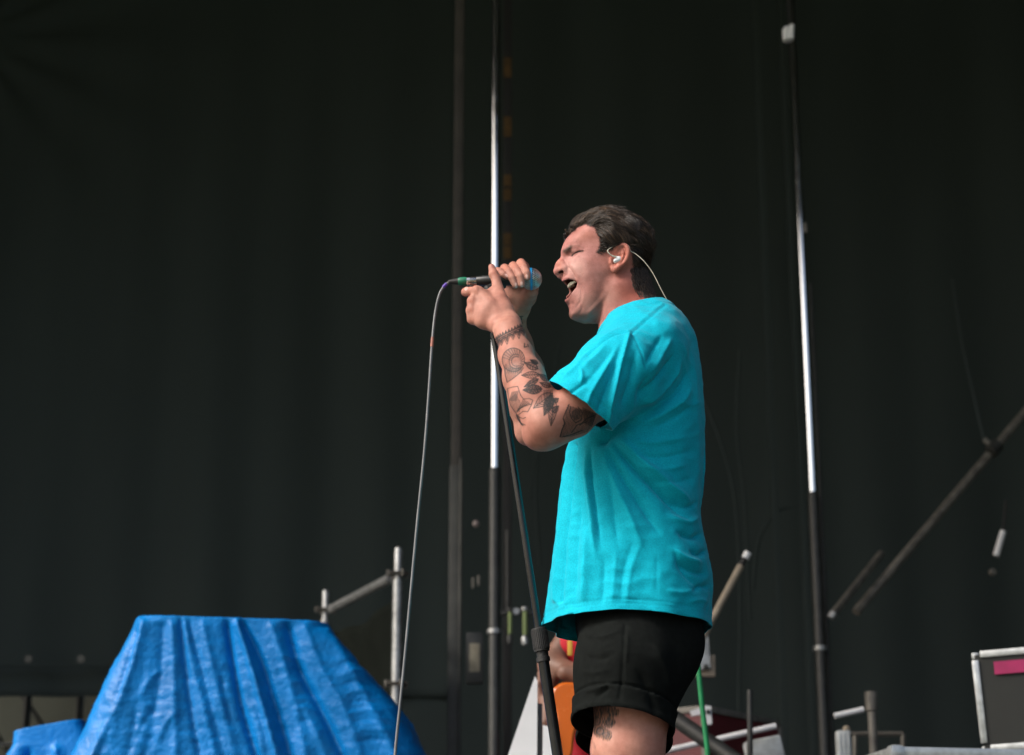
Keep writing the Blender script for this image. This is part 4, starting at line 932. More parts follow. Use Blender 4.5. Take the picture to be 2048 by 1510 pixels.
M['shorts'] = mat('black twill', (0.0075, 0.0088, 0.0083), 0.95, var=0.22, scale=90, bump=0.3, bscale=900, spec=0.04)
cloth_obj('shorts', V, fl, M['shorts'], person, 0.003)
# ================================================================== microphone, stand, cable, ear monitor
M['grille'] = mat('steel mesh', (0.55, 0.56, 0.56), 0.3, 1.0, var=0.1, scale=60)
M['dark'] = mat('dark foam', (0.012, 0.013, 0.013), 0.9)
M['micbody'] = mat('black enamel', (0.014, 0.016, 0.016), 0.38, var=0.2, scale=60, spec=0.5)
M['ringblue'] = mat('blue ring', (0.01, 0.26, 0.55), 0.35, var=0.1)
M['nickel'] = mat('nickel plug', (0.50, 0.47, 0.42), 0.28, 1.0, var=0.12, scale=50)
M['green'] = mat('green tape', (0.006, 0.14, 0.075), 0.5, var=0.2, scale=50)
M['purple'] = mat('purple tape', (0.08, 0.03, 0.33), 0.5, var=0.2, scale=60)
M['redtape'] = mat('faded red tape', (0.28, 0.10, 0.07), 0.6, var=0.25, scale=80)
ax0, ax1 = N(430, 520, YS), N(1535, 483, YS)             # plug end of the body, ring of the grille
ax = (ax1-ax0)/np.linalg.norm(ax1-ax0); LB = np.linalg.norm(ax1-ax0)
mic = thing('microphone', tuple(ax1), 'black hand microphone with steel mesh head and blue ring, gripped in front of his mouth', 'microphone')
MB().lathe([(0, .0100), (.001, .0108), (.012, .0112), (.013, .0118), (LB*0.45, .0130), (LB*0.72, .0155), (LB*0.80, .0180), (LB-.022, .0186), (LB-.0195, .0180)], ax0, ax, 40).build('handle', M['micbody'], mic)
RB = 0.0238
bc = ax1 - ax*0.000
prof = [(-.020, .0178)] + [(RB*math.sin(a)*(1.0 if a > 0 else .95), RB*math.cos(a)*0.985+0.0002) for a in np.linspace(-0.72, 1.5, 16)]
MB().lathe(prof, bc, ax, 40).build('grille_lining', M['dark'], mic)
gr = MB(); e1 = np.cross(ax, [0, 0, 1.0]); e1 /= np.linalg.norm(e1); e2 = np.cross(ax, e1)
def gpt(a, th):
    return bc + ax*(RB*math.sin(a)) + (RB+0.0006)*math.cos(a)*(e1*math.cos(th)+e2*math.sin(th))
for k in range(30):
    for s in (-1, 1):
        th0 = 2*math.pi*k/30
        gr.tube([gpt(a, th0 + s*(a+0.75)*0.62) for a in np.linspace(-0.74, 1.40, 13)], 0.00062, 5, caps=False)
for a in np.linspace(-0.7, 1.42, 15):
    gr.tube([gpt(a, th) for th in np.linspace(0, 2*math.pi, 37)], 0.0006, 5, caps=False)
gr.build('grille', M['grille'], mic)
MB().lathe([(-.0028, RB), (-.0028, RB+.0016), (.0020, RB+.0016), (.0020, RB)], bc, ax, 48).build('grille_ring', M['ringblue'], mic)
# clip under the hand and the stand
top = P(988, 668, 4.185); mid = P(1077, 1256, 4.20); low = P(1108, 1500, 4.205)
stand = thing('microphone_stand', tuple((P(1175, 1965, 4.21))*np.array([1, 1, 0])), 'black straight microphone stand with ribbed clutch, leaning from the hands to the floor', 'microphone stand')
dirS = (mid-top)/np.linalg.norm(mid-top)
foot = mid + dirS*((mid[2]-0.045)/-dirS[2])
MB().tube([top - dirS*0.085, mid+dirS*0.02], 0.0078, 24).build('upper_tube', M['blacksat'], stand)
MB().lathe([(0, .0088), (.012, .0088), (.012, .0078)], top-dirS*0.002, dirS, 24).build('collar', M['blackmetal'], stand)
cl = MB().lathe([(0, .0135), (.002, .0165), (.038, .0172), (.050, .0165), (.051, .0130), (.062, .0125), (.063, .0145), (.072, .0145), (.073, .0118)], mid, dirS, 40)
clo = cl.build('clutch', M['rubber'], stand)
rb = MB(); c1 = np.cross(dirS, [0, 1.0, 0]); c1 /= np.linalg.norm(c1); c2 = np.cross(dirS, c1)
for k in range(28):
    a = 2*math.pi*k/28; o = (c1*math.cos(a)+c2*math.sin(a))*0.0168; rb.tube([mid+dirS*0.005+o, mid+dirS*0.045+o*1.03], 0.0009, 5)
rb.build('grip_rib', M['rubber'], clo)
MB().tube([mid+dirS*0.06, foot], 0.0118, 28).build('lower_tube', M['blacksat'], stand)
MB().lathe([(0, .13), (.008, .135), (.018, .13), (.026, .06), (.045, .02), (.06, .016)], (foot[0], foot[1], 0.0005), (0, 0, 1), 48).build('base', M['blackmetal'], stand)
jaw = MB().tube([top-dirS*0.085, top-dirS*0.105, ax0+ax*0.052+np.array([0, .004, -.012]), ax0+ax*0.06+np.array([0, .004, -.006])], [0.009, 0.010, 0.012, 0.012], 18)
jaw.build('clip', M['rubber'], stand)
# cable with its plug
cable = thing('microphone_cable', tuple(P(790, 1510, 4.2)), 'thin grey cable hanging in a long curve from the microphone plug', 'cable')
pl = -ax
MB().lathe([(0, .0098), (.0006, .0102), (.0215, .0100), (.0216, .0088)], ax0, pl, 32).build('plug', M['nickel'], cable)
plg = MB()
for k in range(4): plg.lathe([(0, .0098), (.0003, .0107), (.0012, .0107), (.0015, .0098)], ax0+pl*(.0145+.0020*k), pl, 32)
plg.build('plug_ring', M['chrome'], cable)
MB().lathe([(0, .0092), (.004, .0098), (.016, .0090), (.019, .0075)], ax0+pl*.0222, pl, 28).build('tape_band', M['green'], cable)
MB().lathe([(0, .0075), (.012, .0058), (.020, .0042), (.022, .0035)], ax0+pl*.041, pl, 24).build('strain_relief', M['rubber'], cable)
st = ax0+pl*.060
cpts = [st, P(888, 573, YS), P(878, 592, YS), P(870, 630, YS), P(864, 690, 4.19), P(858, 780, 4.18), P(849, 900, 4.17), P(835, 1040, 4.16), P(822, 1180, 4.15), P(810, 1310, 4.14), P(801, 1400, 4.13), P(790, 1510, 4.12), P(782, 1640, 4.10), P(785, 1800, 4.05), P(800, 1930, 4.0)]
cs = spline(cpts, 160); zc = cs[:, 2]; cs[:, 2] = np.maximum(zc, 0.006)
endp = cs[-1]; cs = np.vstack([cs, [endp+np.array([0.02*k, -0.03*k, 0.006-endp[2]]) for k in (1, 2, 3, 5, 8)]])
MB().tube(cs, 0.0031, 12).build('cable_run', M['cable'], cable)
MB().tube(cs[6:14], 0.0040, 12).build('tape_sleeve', M['purple'], cable)
i0 = int(np.argmin(np.abs(proj(cs)[1]-683))); MB().tube(cs[i0-1:i0+3], 0.0038, 12).build('tape_mark', M['redtape'], cable)
# ear monitor
M['bud'] = mat('clear white shell', (0.72, 0.73, 0.74), 0.15, var=0.12, scale=150, coat=0.5)
M['wire'] = mat('clear wire', (0.55, 0.52, 0.42), 0.25, var=0.1)
def EP(x, y, l): return HP(*zG(x, y), -l)
iem = thing('in_ear_monitor', tuple(EP(590, 680, .078)), 'white in-ear monitor plugged into his ear with a thin clear wire running behind', 'earphone')
V, F = grow(Group([bone(EP(520,690,.0765), EP(640,660,.0775), .0048, .0050), bone(EP(560,590,.078), EP(650,610,.077), .0035, .0045), bone(EP(520,740,.074), EP(600,720,.075), .0035, .0035)], 0.003), 0.0011, 4, 0.01)
link('earbud', mesh_np('earbud', V, F), iem, M['bud'])
w1 = spline([EP(545,570,.080), EP(440,540,.081), EP(330,470,.0815), EP(262,390,.081), EP(270,330,.0795), EP(320,285,.0775), EP(420,230,.076), EP(560,160,.076), EP(760,100,.077), EP(960,200,.079), EP(1010,340,.079), EP(1040,385,.0785)], 50)
MB().tube(w1, [0.0018]*6 + [0.0011]*44, 8).build('ear_hook', M['wire'], iem)
w2 = spline([EP(1040,385,.0785), EP(1200,470,.083), EP(1380,620,.088), EP(1510,750,.091), P(1305, 545, 4.125), P(1322, 578, 4.13), P(1337, 606, 4.138), P(1342, 616, 4.15), P(1346, 640, 4.17)], 60)
MB().tube(w2, 0.0009, 8).build('wire', M['wire'], iem)
# ================================================================== things on the stage behind the singer
# ---- blue tarpaulin thrown over equipment
def tarp(name, YC, dep, pts_top, left, right, label, fl_, seed, zfloor=0.004, cat='tarpaulin'):
    """loft: rings from the top edge down to the floor; left/right give the outline (px, py) at plane YC"""
    r = np.random.default_rng(seed)
    lz = np.array([P(x, y, YC)[2] for x, y in left]); lx = np.array([P(x, y, YC)[0] for x, y in left])
    rz_ = np.array([P(x, y, YC)[2] for x, y in right]); rx_ = np.array([P(x, y, YC)[0] for x, y in right])
    zt = max(lz[0], rz_[0]); n, mz = 420, 220
    V = []
    tt = np.linspace(0, 1, mz)
    th = np.linspace(-math.pi, math.pi, n, endpoint=False)
    for t_ in tt:
        z = zt + (zfloor-zt)*t_
        x0 = np.interp(-z, -lz, lx); x1 = np.interp(-z, -rz_, rx_); cx, a = (x0+x1)/2, (x1-x0)/2
        bdep = dep*(0.8+0.7*t_); e = 2/8.0
        tq = np.linspace(-math.pi, math.pi, 4001); c, s = np.cos(tq), np.sin(tq)
        x = cx + a*np.sign(c)*np.abs(c)**e; y = YC + bdep + bdep*np.sign(s)*np.abs(s)**e - 0.10*t_
        al = np.concatenate([[0], np.cumsum(np.hypot(np.diff(x), np.diff(y)))]); g_ = np.linspace(0, al[-1], n, endpoint=False)
        x = np.interp(g_, al, x); y = np.interp(g_, al, y)
        # the top slants with the outline
        zz_ = np.full(n, z)
        if t_ < 0.25: zz_ = zz_ - (x-x0)/(x1-x0)*(lz[0]-rz_[0])*(1-t_/0.25)
        V.append(np.stack([x, y, zz_], 1))
    V = np.concatenate(V); F = [[i*n+k, (i+1)*n+k, (i+1)*n+(k+1) % n, i*n+(k+1) % n] for i in range(mz-1) for k in range(n)]
    # lid: rings inward
    top = V[:n]; cen = top.mean(0); base = len(V); ex = []
    for q in (0.9, 0.7, 0.45, 0.2, 0.02): ex.append(cen + (top-cen)*q + np.array([0, 0, 0.010*(1-q)]))
    V = np.vstack([V]+ex); prev = 0
    for j in range(5):
        st_ = base+j*n; F += [[prev+k, prev+(k+1) % n, st_+(k+1) % n, st_+k] for k in range(n)]; prev = st_
    F = np.array(F)
    N_ = vnormals(V, F); x_, y_ = proj(V)
    t_v = np.clip((zt-V[:, 2])/(zt-zfloor), 0, 1)
    d = np.where(V[:, 1] < YC+dep*0.8, folds(x_, y_, fl_, True), 0)
    d += np.where(V[:, 1] >= YC+dep*0.8, 0.03*np.sin(V[:, 0]*14+3*t_v)*t_v, 0)
    cr = vnoise(V*np.array([1, 1, 1.0]), 26, seed)*0.0030 + vnoise(V*np.array([0.6, 0.6, 1.5]), 55, seed+1)*0.0028 + np.abs(vnoise(V*np.array([0.5, 0.5, 1.4]), 95, seed+2))*0.0030 + np.abs(vnoise(V*np.array([1.2, 0.5, 0.8]), 70, seed+4))*0.0026
    rid = (0.5-np.abs(vnoise(V*np.array([1.3, 1, 0.7]), 12, seed+6)))*0.012 + (0.5-np.abs(vnoise(V*np.array([0.8, 1, 1.3]), 24, seed+7)))*0.006
    cr = cr + rid*np.clip(t_v*4, 0, 1)
    V = V + N_*(d + 0.55*cr*np.clip(t_v*9, 0.25, 1))[:, None]
    V[:, 2] = np.maximum(V[:, 2], zfloor)
    o = link(name, mesh_np(name, V, F), None, M['tarp']); return tag(o, label, cat)
TARPF = [([(292,1236),(262,1345),(222,1440),(180,1530)], 0.022, 12, 'fast'), ([(278,1250),(236,1400),(190,1530)], -0.012, 8, 'fast'),
    ([(360,1232),(370,1330),(384,1430),(404,1540)], -0.015, 6, 'fast'), ([(366,1232),(390,1350),(414,1440),(438,1540)], 0.007, 7, 'fast'), ([(376,1234),(414,1380),(454,1540)], -0.009, 6, 'fast'), ([(404,1236),(436,1380),(478,1540)], 0.010, 12, 'fast'),
    ([(452,1236),(470,1350),(490,1440),(522,1540)], -0.030, 8, 'fast'), ([(472,1236),(502,1330),(534,1440),(562,1540)], 0.026, 9, 'fast'), ([(480,1236),(522,1320),(556,1430),(588,1540)], -0.030, 8, 'fast'), ([(540,1240),(570,1330),(596,1430),(616,1540)], 0.012, 13, 'fast'),
    ([(572,1240),(600,1340),(648,1432),(698,1540)], -0.034, 12, 'fast'), ([(606,1242),(640,1330),(690,1420),(730,1540)], 0.010, 12, 'fast'), ([(642,1246),(700,1340),(760,1450),(800,1540)], 0.014, 15, 'fast'),
    ([(326,1240),(320,1340),(300,1470),(280,1540)], -0.010, 14, 'fast'), ([(344,1238),(350,1380),(352,1540)], 0.012, 12, 'fast'), ([(280,1380),(262,1480),(244,1540)], -0.010, 10), ([(330,1330),(300,1360),(280,1400)], 0.007, 7), ([(360,1420),(330,1450),(310,1500)], 0.008, 6), ([(320,1410),(290,1440),(270,1490)], -0.007, 6), ([(500,1400),(520,1470),(526,1540)], 0.010, 7), ([(440,1330),(452,1400),(470,1470)], -0.007, 5), ([(600,1400),(640,1480),(660,1540)], 0.010, 9)]
for k in range(7):
    y_ = 1290+k*26; TARPF.append(([(566+k*4, y_), (582+k*5, y_-5), (598+k*5, y_+2)], 0.005*(1 if k % 2 else -1), 6))
for k in range(9):
    y_ = 1330+k*19; TARPF.append(([(668+k*4, y_+6), (700+k*5, y_-4), (740+k*6, y_+3)], 0.006*(1 if k % 2 else -1), 6))
TARPF += [([(262,1236),(300,1243),(340,1242)], 0.006, 8), ([(332,1222),(347,1219),(362,1223)], 0.012, 7)]
tarp('tarpaulin', 6.9, 0.42, None, [(265,1229),(236,1285),(196,1365),(125,1510),(40,1680),(-60,1900),(-90,1985)], [(652,1241),(690,1282),(745,1345),(800,1412),(850,1505),(905,1680),(960,1900),(975,1985)],
     'crumpled blue tarpaulin draped over a flat-topped stack of equipment', TARPF, 21)
tarp('tarpaulin', 7.9, 0.35, None, [(18,1488),(4,1512),(-60,1640),(-130,1870)], [(160,1462),(190,1512),(230,1640),(260,1870)], 'low blue tarpaulin heap beside the taller tarpaulin-covered stack', [([(60,1490),(40,1560)], -0.03, 12), ([(110,1480),(120,1560)], 0.02, 14)], 31)
# knob under the tarpaulin top edge
# ---- scaffold guard rail: posts, ledger, scrim
def tube_thing(name, label, cat, a, b, r, m_, group=None): 
    o = MB().tube([a, b], r, 24).build(name, m_); return tag(o, label, cat, group)
def post(px, pyt, Y, r, label, rings=(), m_=None, sp=True):
    tp = P(px, pyt, Y); root = thing('scaffold_post', (tp[0], tp[1], 0.0), label, 'scaffold post')
    zt = tp[2]
    MB().tube([(tp[0], Y, 0.0), (tp[0], Y, zt-0.16)], r, 28).build('tube', m_ or M['alu'], root)
    MB().lathe([(0, r*0.80), (.148, r*0.80), (.16, r*0.66), (.161, r*0.2)], (tp[0], Y, zt-0.16), (0, 0, 1), 28).build('spigot', m_ or M['alu'], root)
    for z in rings:
        g = MB().lathe([(0, r), (.001, r*2.0), (.008, r*2.3), (.011, r*2.0), (.012, r)], (tp[0], Y, z), (0, 0, 1), 32)
        g.build('rosette', M['dullpole'], root)
        for k in range(4):
            a = k*math.pi/2+0.5; MB().box((tp[0]+math.cos(a)*r*2.1, Y+math.sin(a)*r*2.1, z+0.004), (0.02, 0.012, 0.034), Matrix.Rotation(a, 3, 'Z'), 0.004).build('wedge', M['dullpole'], root)
    return root, zt
pA, zA_ = post(797, 1096, 9.6, 0.0242, 'bright scaffold post rising behind the blue tarpaulin, top spigot bare', (P(797, 1150, 9.6)[2], P(797, 1370, 9.6)[2]))
Yb = zA_ and (CAM[1] + (zA_-CAM[2])/ (ray(652, 1181)[2]/ray(652, 1181)[1]))
pB, zB_ = post(652, 1181, Yb, 0.0242, 'short stub of scaffold post showing just above the tarpaulin top', (P(652, 1222, Yb)[2],))
rA = P(790, 1152, 9.62); rB = P(662, 1219, Yb-0.03)
tag(MB().tube([rA+(rB-rA)*0.06, rB], 0.0242, 24).build('ledger_tube', M['alu']), 'sloping grey ledger tube linking the two scaffold posts', 'tube')
# scrim under the ledger
nx, nz = 60, 40; s, t = np.meshgrid(np.linspace(0, 1, nx), np.linspace(0, 1, nz), indexing='ij')
a0 = rA+np.array([0.03, 0.05, -0.06]); b0 = rB+np.array([0, 0.05, -0.06])
sag = 0.05*np.sin(np.pi*s) + 0.05*s
V = a0[None, None]+(b0-a0)[None, None]*s[..., None] + np.stack([0.03*np.sin(s*22+t*3)*t, 0.04*np.sin(s*15+t*2), -(sag*(1-t)+t*1.75)], -1)
V[..., 2] = np.maximum(V[..., 2], 0.01)
i = np.arange(nx-1)[:, None]*nz+np.arange(nz-1)[None]
M['scrim'] = mat('dark scrim', (0.010, 0.012, 0.010), 0.95, var=0.2, scale=4, spec=0.03)
tag(link('scrim', mesh_np('scrim', V.reshape(-1, 3), np.stack([i, i+nz, i+nz+1, i+1], -1).reshape(-1, 4)), None, M['scrim']), 'dark netting slung beneath the ledger between scaffold posts', 'netting').modifiers.new('c', 'SOLIDIFY').thickness = 0.003
# far scaffold seen through the gap under the backdrop
for px, lab in ((52, 'thin dark upright in the gap under the backdrop, nearer the low tarpaulin heap'), (157, 'thin dark upright in the gap under the backdrop, close against the big tarpaulin')):
    p = P(px, 1450, 14.9); tag(MB().tube([(p[0], 14.9, 0), (p[0], 14.9, 4.0)], 0.030, 16).build('scaffold_upright', M['blackmetal']), lab, 'tube')
for a, b, lab in (((-30, 1420), (30, 1520), 'dark brace slanting down beside the thin upright over the tarpaulin heap'), ((60, 1415), (150, 1530), 'dark brace slanting between the two thin uprights in the gap')):
    tag(MB().tube([P(a[0]-40, a[1]-60, 15.3), P(b[0]+30, b[1]+60, 15.3)], 0.018, 12).build('scaffold_brace', M['blackmetal']), lab, 'tube')
tag(MB().tube([P(-40, 1489, 14.6), P(140, 1489, 14.6)], 0.012, 12).build('ledger_tube', M['alu']), 'thin pale rail low in the gap behind the tarpaulin heap', 'tube')
# ---- tall telescopic poles
def mast(px_top, py_top, px_joint, py_joint, px_bot, Y, rt, rb, label, extras=()):
    """polished inner pole sliding out of a black sleeve; upright"""
    j = P(px_joint, py_joint, Y); zt = P(px_joint, py_top, Y)[2]
    root = thing('telescopic_mast', (j[0], Y, 0), label, 'pole')
    MB().tube([(j[0], Y, j[2]-0.1), (j[0], Y, zt)], rt, 28).build('inner_pole', M['chrome'], root)
    MB().lathe([(0, rb), (j[2]-0.01, rb), (j[2], rb*0.92), (j[2]+0.001, rt)], (j[0], Y, 0), (0, 0, 1), 28).build('outer_sleeve', M['blackmetal'], root)
    for dx, r_, z0, z1, m_ in extras:
        MB().tube([(j[0]+dx, Y+0.05, z0), (j[0]+dx, Y+0.05, z1)], r_, 16).build('side_rod', m_, root)
    return root, j
mL, jL = mast(983, -200, 990, 937, 988, 9.6, 0.0215, 0.029, 'tall polished mast in a black sleeve directly behind the microphone stand')
zr = P(990, 1268, 9.6)[2]
MB().lathe([(0, .029), (.002, .036), (.022, .036), (.024, .029)], (jL[0], 9.6, zr), (0, 0, 1), 28).build('collar', M['alu'], mL)
Yr = 10.6
mR, jR = mast(1577, -60, 1626, 985, 1650, Yr, 0.0225, 0.030, 'tall polished mast in a black sleeve between the singer and the diagonal braces', ((0.048, 0.011, 0, P(1626, 560, Yr)[2], M['blackmetal']),))
zr = P(1637, 1302, Yr)[2]; MB().lathe([(0, .030), (.002, .038), (.024, .038), (.026, .030)], (jR[0], Yr, zr), (0, 0, 1), 28).build('collar', M['alu'], mR)
zt = P(1626, 68, Yr)[2]
M['white'] = mat('white plastic', (0.80, 0.81, 0.82), 0.3, var=0.05)
# black square column left of the mast, with cover strip
c1 = P(912, 935, 10.2)
sq = thing('square_column', (c1[0], 10.2, 0), 'dark square column standing just beside the tall mast behind the cable', 'column')
M['colbrown'] = mat('dull brown black paint', (0.05, 0.045, 0.038), 0.6, var=0.25, scale=10, bump=0.1)
M['colgrey'] = mat('dull grey black paint', (0.060, 0.062, 0.056), 0.55, var=0.25, scale=10, bump=0.1)
MB().box((c1[0], 10.2, 3.6), (0.052, 0.06, 7.0), None, 0.006).build('shaft', M['colbrown'], sq)
MB().box((c1[0]+0.002, 10.19, c1[2]/2), (0.068, 0.09, c1[2]), None, 0.005).build('sleeve', M['colgrey'], sq)
MB().tube([(c1[0]+0.030, 10.13, 0), (c1[0]+0.030, 10.13, c1[2]+0.03)], 0.008, 12).build('edge_rod', M['colgrey'], sq)
# strap with amber marks
M['amber'] = mat('amber tape', (0.085, 0.045, 0.012), 0.8, var=0.3, scale=20)
sx0 = P(1015, 400, 11.0); stp = thing('lifting_strap', (sx0[0], 11.0, 0.5), 'hanging black strap with dim amber tape marks above the mast', 'strap')
MB().box((sx0[0], 11.0, 4.2), (0.05, 0.006, 6.2), None, 0.002).build('webbing', M['rubber'], stp)
for py in (135, 253, 347+14, 347+42, 465+13, 465+40):
    z = P(1015, py, 10.99)[2]; MB().box((sx0[0], 10.992, z), (0.047, 0.006, 0.075 if py > 300 else 0.13), None, 0.001).build('tape_mark', M['amber'], stp)
# small fittings low behind the stand
M['beige'] = mat('beige label', (0.30, 0.27, 0.20), 0.7, var=0.3, scale=25)
c = P(949, 1315, 10.1); bx_ = thing('switch_box', tuple(c), 'small dark box with a beige label between column and mast', 'box')
MB().box(c+np.array([0, .03, 0]), (0.085, 0.05, 0.26), None, 0.006).build('case', M['blackmetal'], bx_)
MB().box(c+np.array([0, .003, 0]), (0.052, 0.004, 0.145), None, 0.001).build('label_plate', M['beige'], bx_)
M['pinkish'] = mat('dusty connector', (0.30, 0.25, 0.24), 0.5)
c = P(952, 1049, 10.1); tag(MB().lathe([(0, .006), (0, .016), (.02, .018), (.03, .010)], c, (0, -1, 0), 20).build('connector_knob', M['pinkish']), 'small pale knob between column and mast, above the twin clips', 'knob')
tw = thing('twin_clip', tuple(P(951, 1165, 10.1)), 'pair of small grey clips between column and mast', 'clip')
for px in (946, 957): MB().box(P(px, 1166 - (px-946)*0.4, 10.1), (0.012, 0.02, 0.055), None, 0.003).build('clip_jaw', M['dullpole'], tw)
# two green glass tubes with metal caps
m_, t_, b_ = nodes_of('green glass'); b_.inputs['Base Color'].default_value = (0.32, 0.42, 0.16, 1); b_.inputs['Roughness'].default_value = 0.25; b_.inputs['Transmission Weight'].default_value = 0.25
M['gglass'] = m_
for px, h_, lab in ((1020, 0.11, 'slim green glass tube in a black holder, beside the mast sleeve'), (1050, 0.12, 'wider green glass tube with chrome foot, beside the microphone stand')):
    c = P(px, 1246, 9.9); o = thing('glass_tube', tuple(c-np.array([0, 0, h_])), lab, 'glass tube'); r_ = 0.010 if px < 1030 else 0.012
    MB().lathe([(-h_/2, r_), (h_/2, r_)], c, (0, 0, 1), 20).build('glass', M['gglass'], o)
    MB().lathe([(0, r_*1.2), (.004, r_*1.7), (.018, r_*1.7), (.022, r_*0.8)], c+np.array([0, 0, h_/2]), (0, 0, 1), 20).build('cap', M['alu'] if px > 1030 else M['blackmetal'], o)
    MB().lathe([(0, r_*1.4), (.03, r_*1.6), (.045, r_*1.0)], c-np.array([0, 0, h_/2+.05]), (0, 0, 1), 20).build('foot', M['alu'] if px > 1030 else M['blackmetal'], o)
c = P(1032, 1223, 9.9); tag(MB().lathe([(0, .008), (0, .017), (.012, .017), (.012, .008)], c, (0, -1, 0), 20).build('steel_ring', M['alu']), 'small steel ring between the two glass tube caps', 'ring')
c = P(1035, 1226, 9.97); tag(MB().box(c, (0.20, 0.03, 0.02), None, 0.003).tube([P(1015, 1060, 9.97), P(1015, 1226, 9.97)], 0.008, 10).build('hanger_rail', M['blackmetal']), 'thin black hanger rail carrying the glass tubes', 'rail')
# ---- braces, tubes and cases on the right
M['beigetube'] = mat('weathered beige tube', (0.33, 0.28, 0.21), 0.55, 0.1, var=0.25, scale=20)
M['whitetube'] = mat('white painted rail', (0.50, 0.53, 0.53), 0.4, var=0.22, scale=25, bump=0.1)
b1 = thing('diagonal_brace', tuple(P(1660, 1238, 10.0)), 'slim worn brace ending in a bright tip beside the tall mast, sloping upwards', 'brace')
MB().tube([P(1663, 1232, 10.0), P(1762, 1108, 10.6)], 0.020, 18).build('tube', M['dullpole'], b1)
MB().lathe([(0, .022), (.03, .022), (.034, .012)], P(1668, 1226, 10.0), (P(1660, 1238, 10.0)-P(1668, 1226, 10.0)), 20).build('tip', M['alu'], b1)
b2 = thing('diagonal_brace', tuple(P(1745, 1185, 10.6)), 'long brace rising past a clamp towards the right-hand drape', 'brace')
a, c = P(1712, 1224, 10.37), P(2120, 742, 11.0); MB().tube([a, c], 0.0242, 18).build('tube', M['dullpole'], b2)
k = P(1988, 897, 10.75); d_ = (c-a)/np.linalg.norm(c-a)
MB().lathe([(-.04, .034), (-.035, .04), (.035, .04), (.04, .034)], k, d_, 20).build('clamp', M['blackmetal'], b2)
MB().tube([k, P(1968, 878, 10.75)], 0.016, 12).build('clamp_bolt', M['dullpole'], b2)
tag(MB().tube([P(1968, 880, 10.85), P(1925, 690, 11.6), P(1905, 560, 12.0)], 0.009, 12).build('strut', M['drape']), 'thin dark strut climbing away from the brace clamp', 'tube')
g = thing('hanging_white_tube', tuple(P(1997, 1085, 10.2)), 'short bright white tube hanging above the flight case with pink tape', 'lamp')  # plain white reflective tube, not a lamp; gives no light
MB().tube([P(2006, 1062, 10.2), P(1992, 1112, 10.2)], 0.0165, 18).build('tube', M['white'], g)
MB().tube([P(2012, 1000, 10.2), P(2006, 1062, 10.2)], 0.006, 10).build('cord', M['rubber'], g)
tag(MB().lathe([(-.012, .01), (-.01, .018), (.01, .018), (.012, .01)], P(1985, 1144, 10.2), (0.3, -1, 0.2), 20).build('pipe_end', M['dullpole']), 'round pipe end just below the short bright tube', 'pipe')
bt = thing('beige_tube', tuple(P(1420, 1250, 8.4)), 'beige tube leaning up behind the back of his T-shirt hem', 'tube')
MB().tube([P(1400, 1285, 8.3), P(1481, 1132, 8.4)], 0.0155, 18).build('shaft', M['beigetube'], bt)
MB().tube([P(1481, 1132, 8.4), P(1490, 1116, 8.4)], 0.012, 16).build('joint', M['rubber'], bt)
MB().tube([P(1490, 1117, 8.4), P(1496, 1105, 8.4)], 0.0165, 18).build('tip', M['white'], bt)
# small top white fitting on the mast
fitting = thing('pulley', tuple(P(1577, 66, 9.0)), 'small white pulley hanging high in the dark beside the tall mast', 'pulley')
MB().lathe([(0, .020), (.004, .026), (.060, .027), (.075, .018), (.08, .005)], P(1576, 82, 9.0), (0, 0, 1), 20).build('body', M['white'], fitting)
MB().tube([P(1583, 78, 8.98), P(1584, 50, 8.98)], 0.012, 12).build('side_plate', M['white'], fitting)
MB().tube([P(1577, 50, 9.0), P(1574, -60, 9.0)], 0.004, 8).build('rope', M['rubber'], fitting)
tag(MB().box(P(1610, 456, 9.3), (0.018, 0.02, 0.05), None, 0.004).build('hook_plate', M['dullpole']), 'tiny grey plate beside the upper part of the mast', 'plate')
# metal bracket plate behind the hip
br_ = thing('wall_bracket', tuple(P(1410, 1310, 8.8)), 'pale metal bracket with a bolt showing behind the back of his shorts', 'bracket')
MB().prism([P(1372, 1352, 8.8), P(1430, 1352, 8.8), P(1430, 1310, 8.8), P(1422, 1310, 8.8), P(1422, 1340, 8.8), P(1372, 1340, 8.8)], (0, 0.03, 0)).build('frame', M['beigetube'], br_, False)
MB().prism([P(1380, 1342, 8.78), P(1421, 1336, 8.78), P(1415, 1250, 8.78), P(1404, 1240, 8.78)], (0, 0.02, 0)).build('plate', M['alu'], br_, False)
MB().lathe([(0, .012), (.01, .012), (.012, .006)], P(1412, 1334, 8.78), (0, -1, 0), 16).build('bolt', M['blackmetal'], br_)
# green cable
M['greencord'] = mat('green strap', (0.004, 0.20, 0.065), 0.5, var=0.2, scale=30)
gs = spline([P(1388, 1270, 6.2), P(1395, 1320, 6.2), P(1404, 1410, 6.2), P(1415, 1505, 6.2), P(1424, 1650, 6.2), P(1432, 1900, 6.1)], 40); gs[:, 2] = np.maximum(gs[:, 2], 0.01)
tag(MB().tube(gs, 0.0082, 12).build('green_cable', M['greencord']), 'taut green cable running down behind his shorts', 'cable')
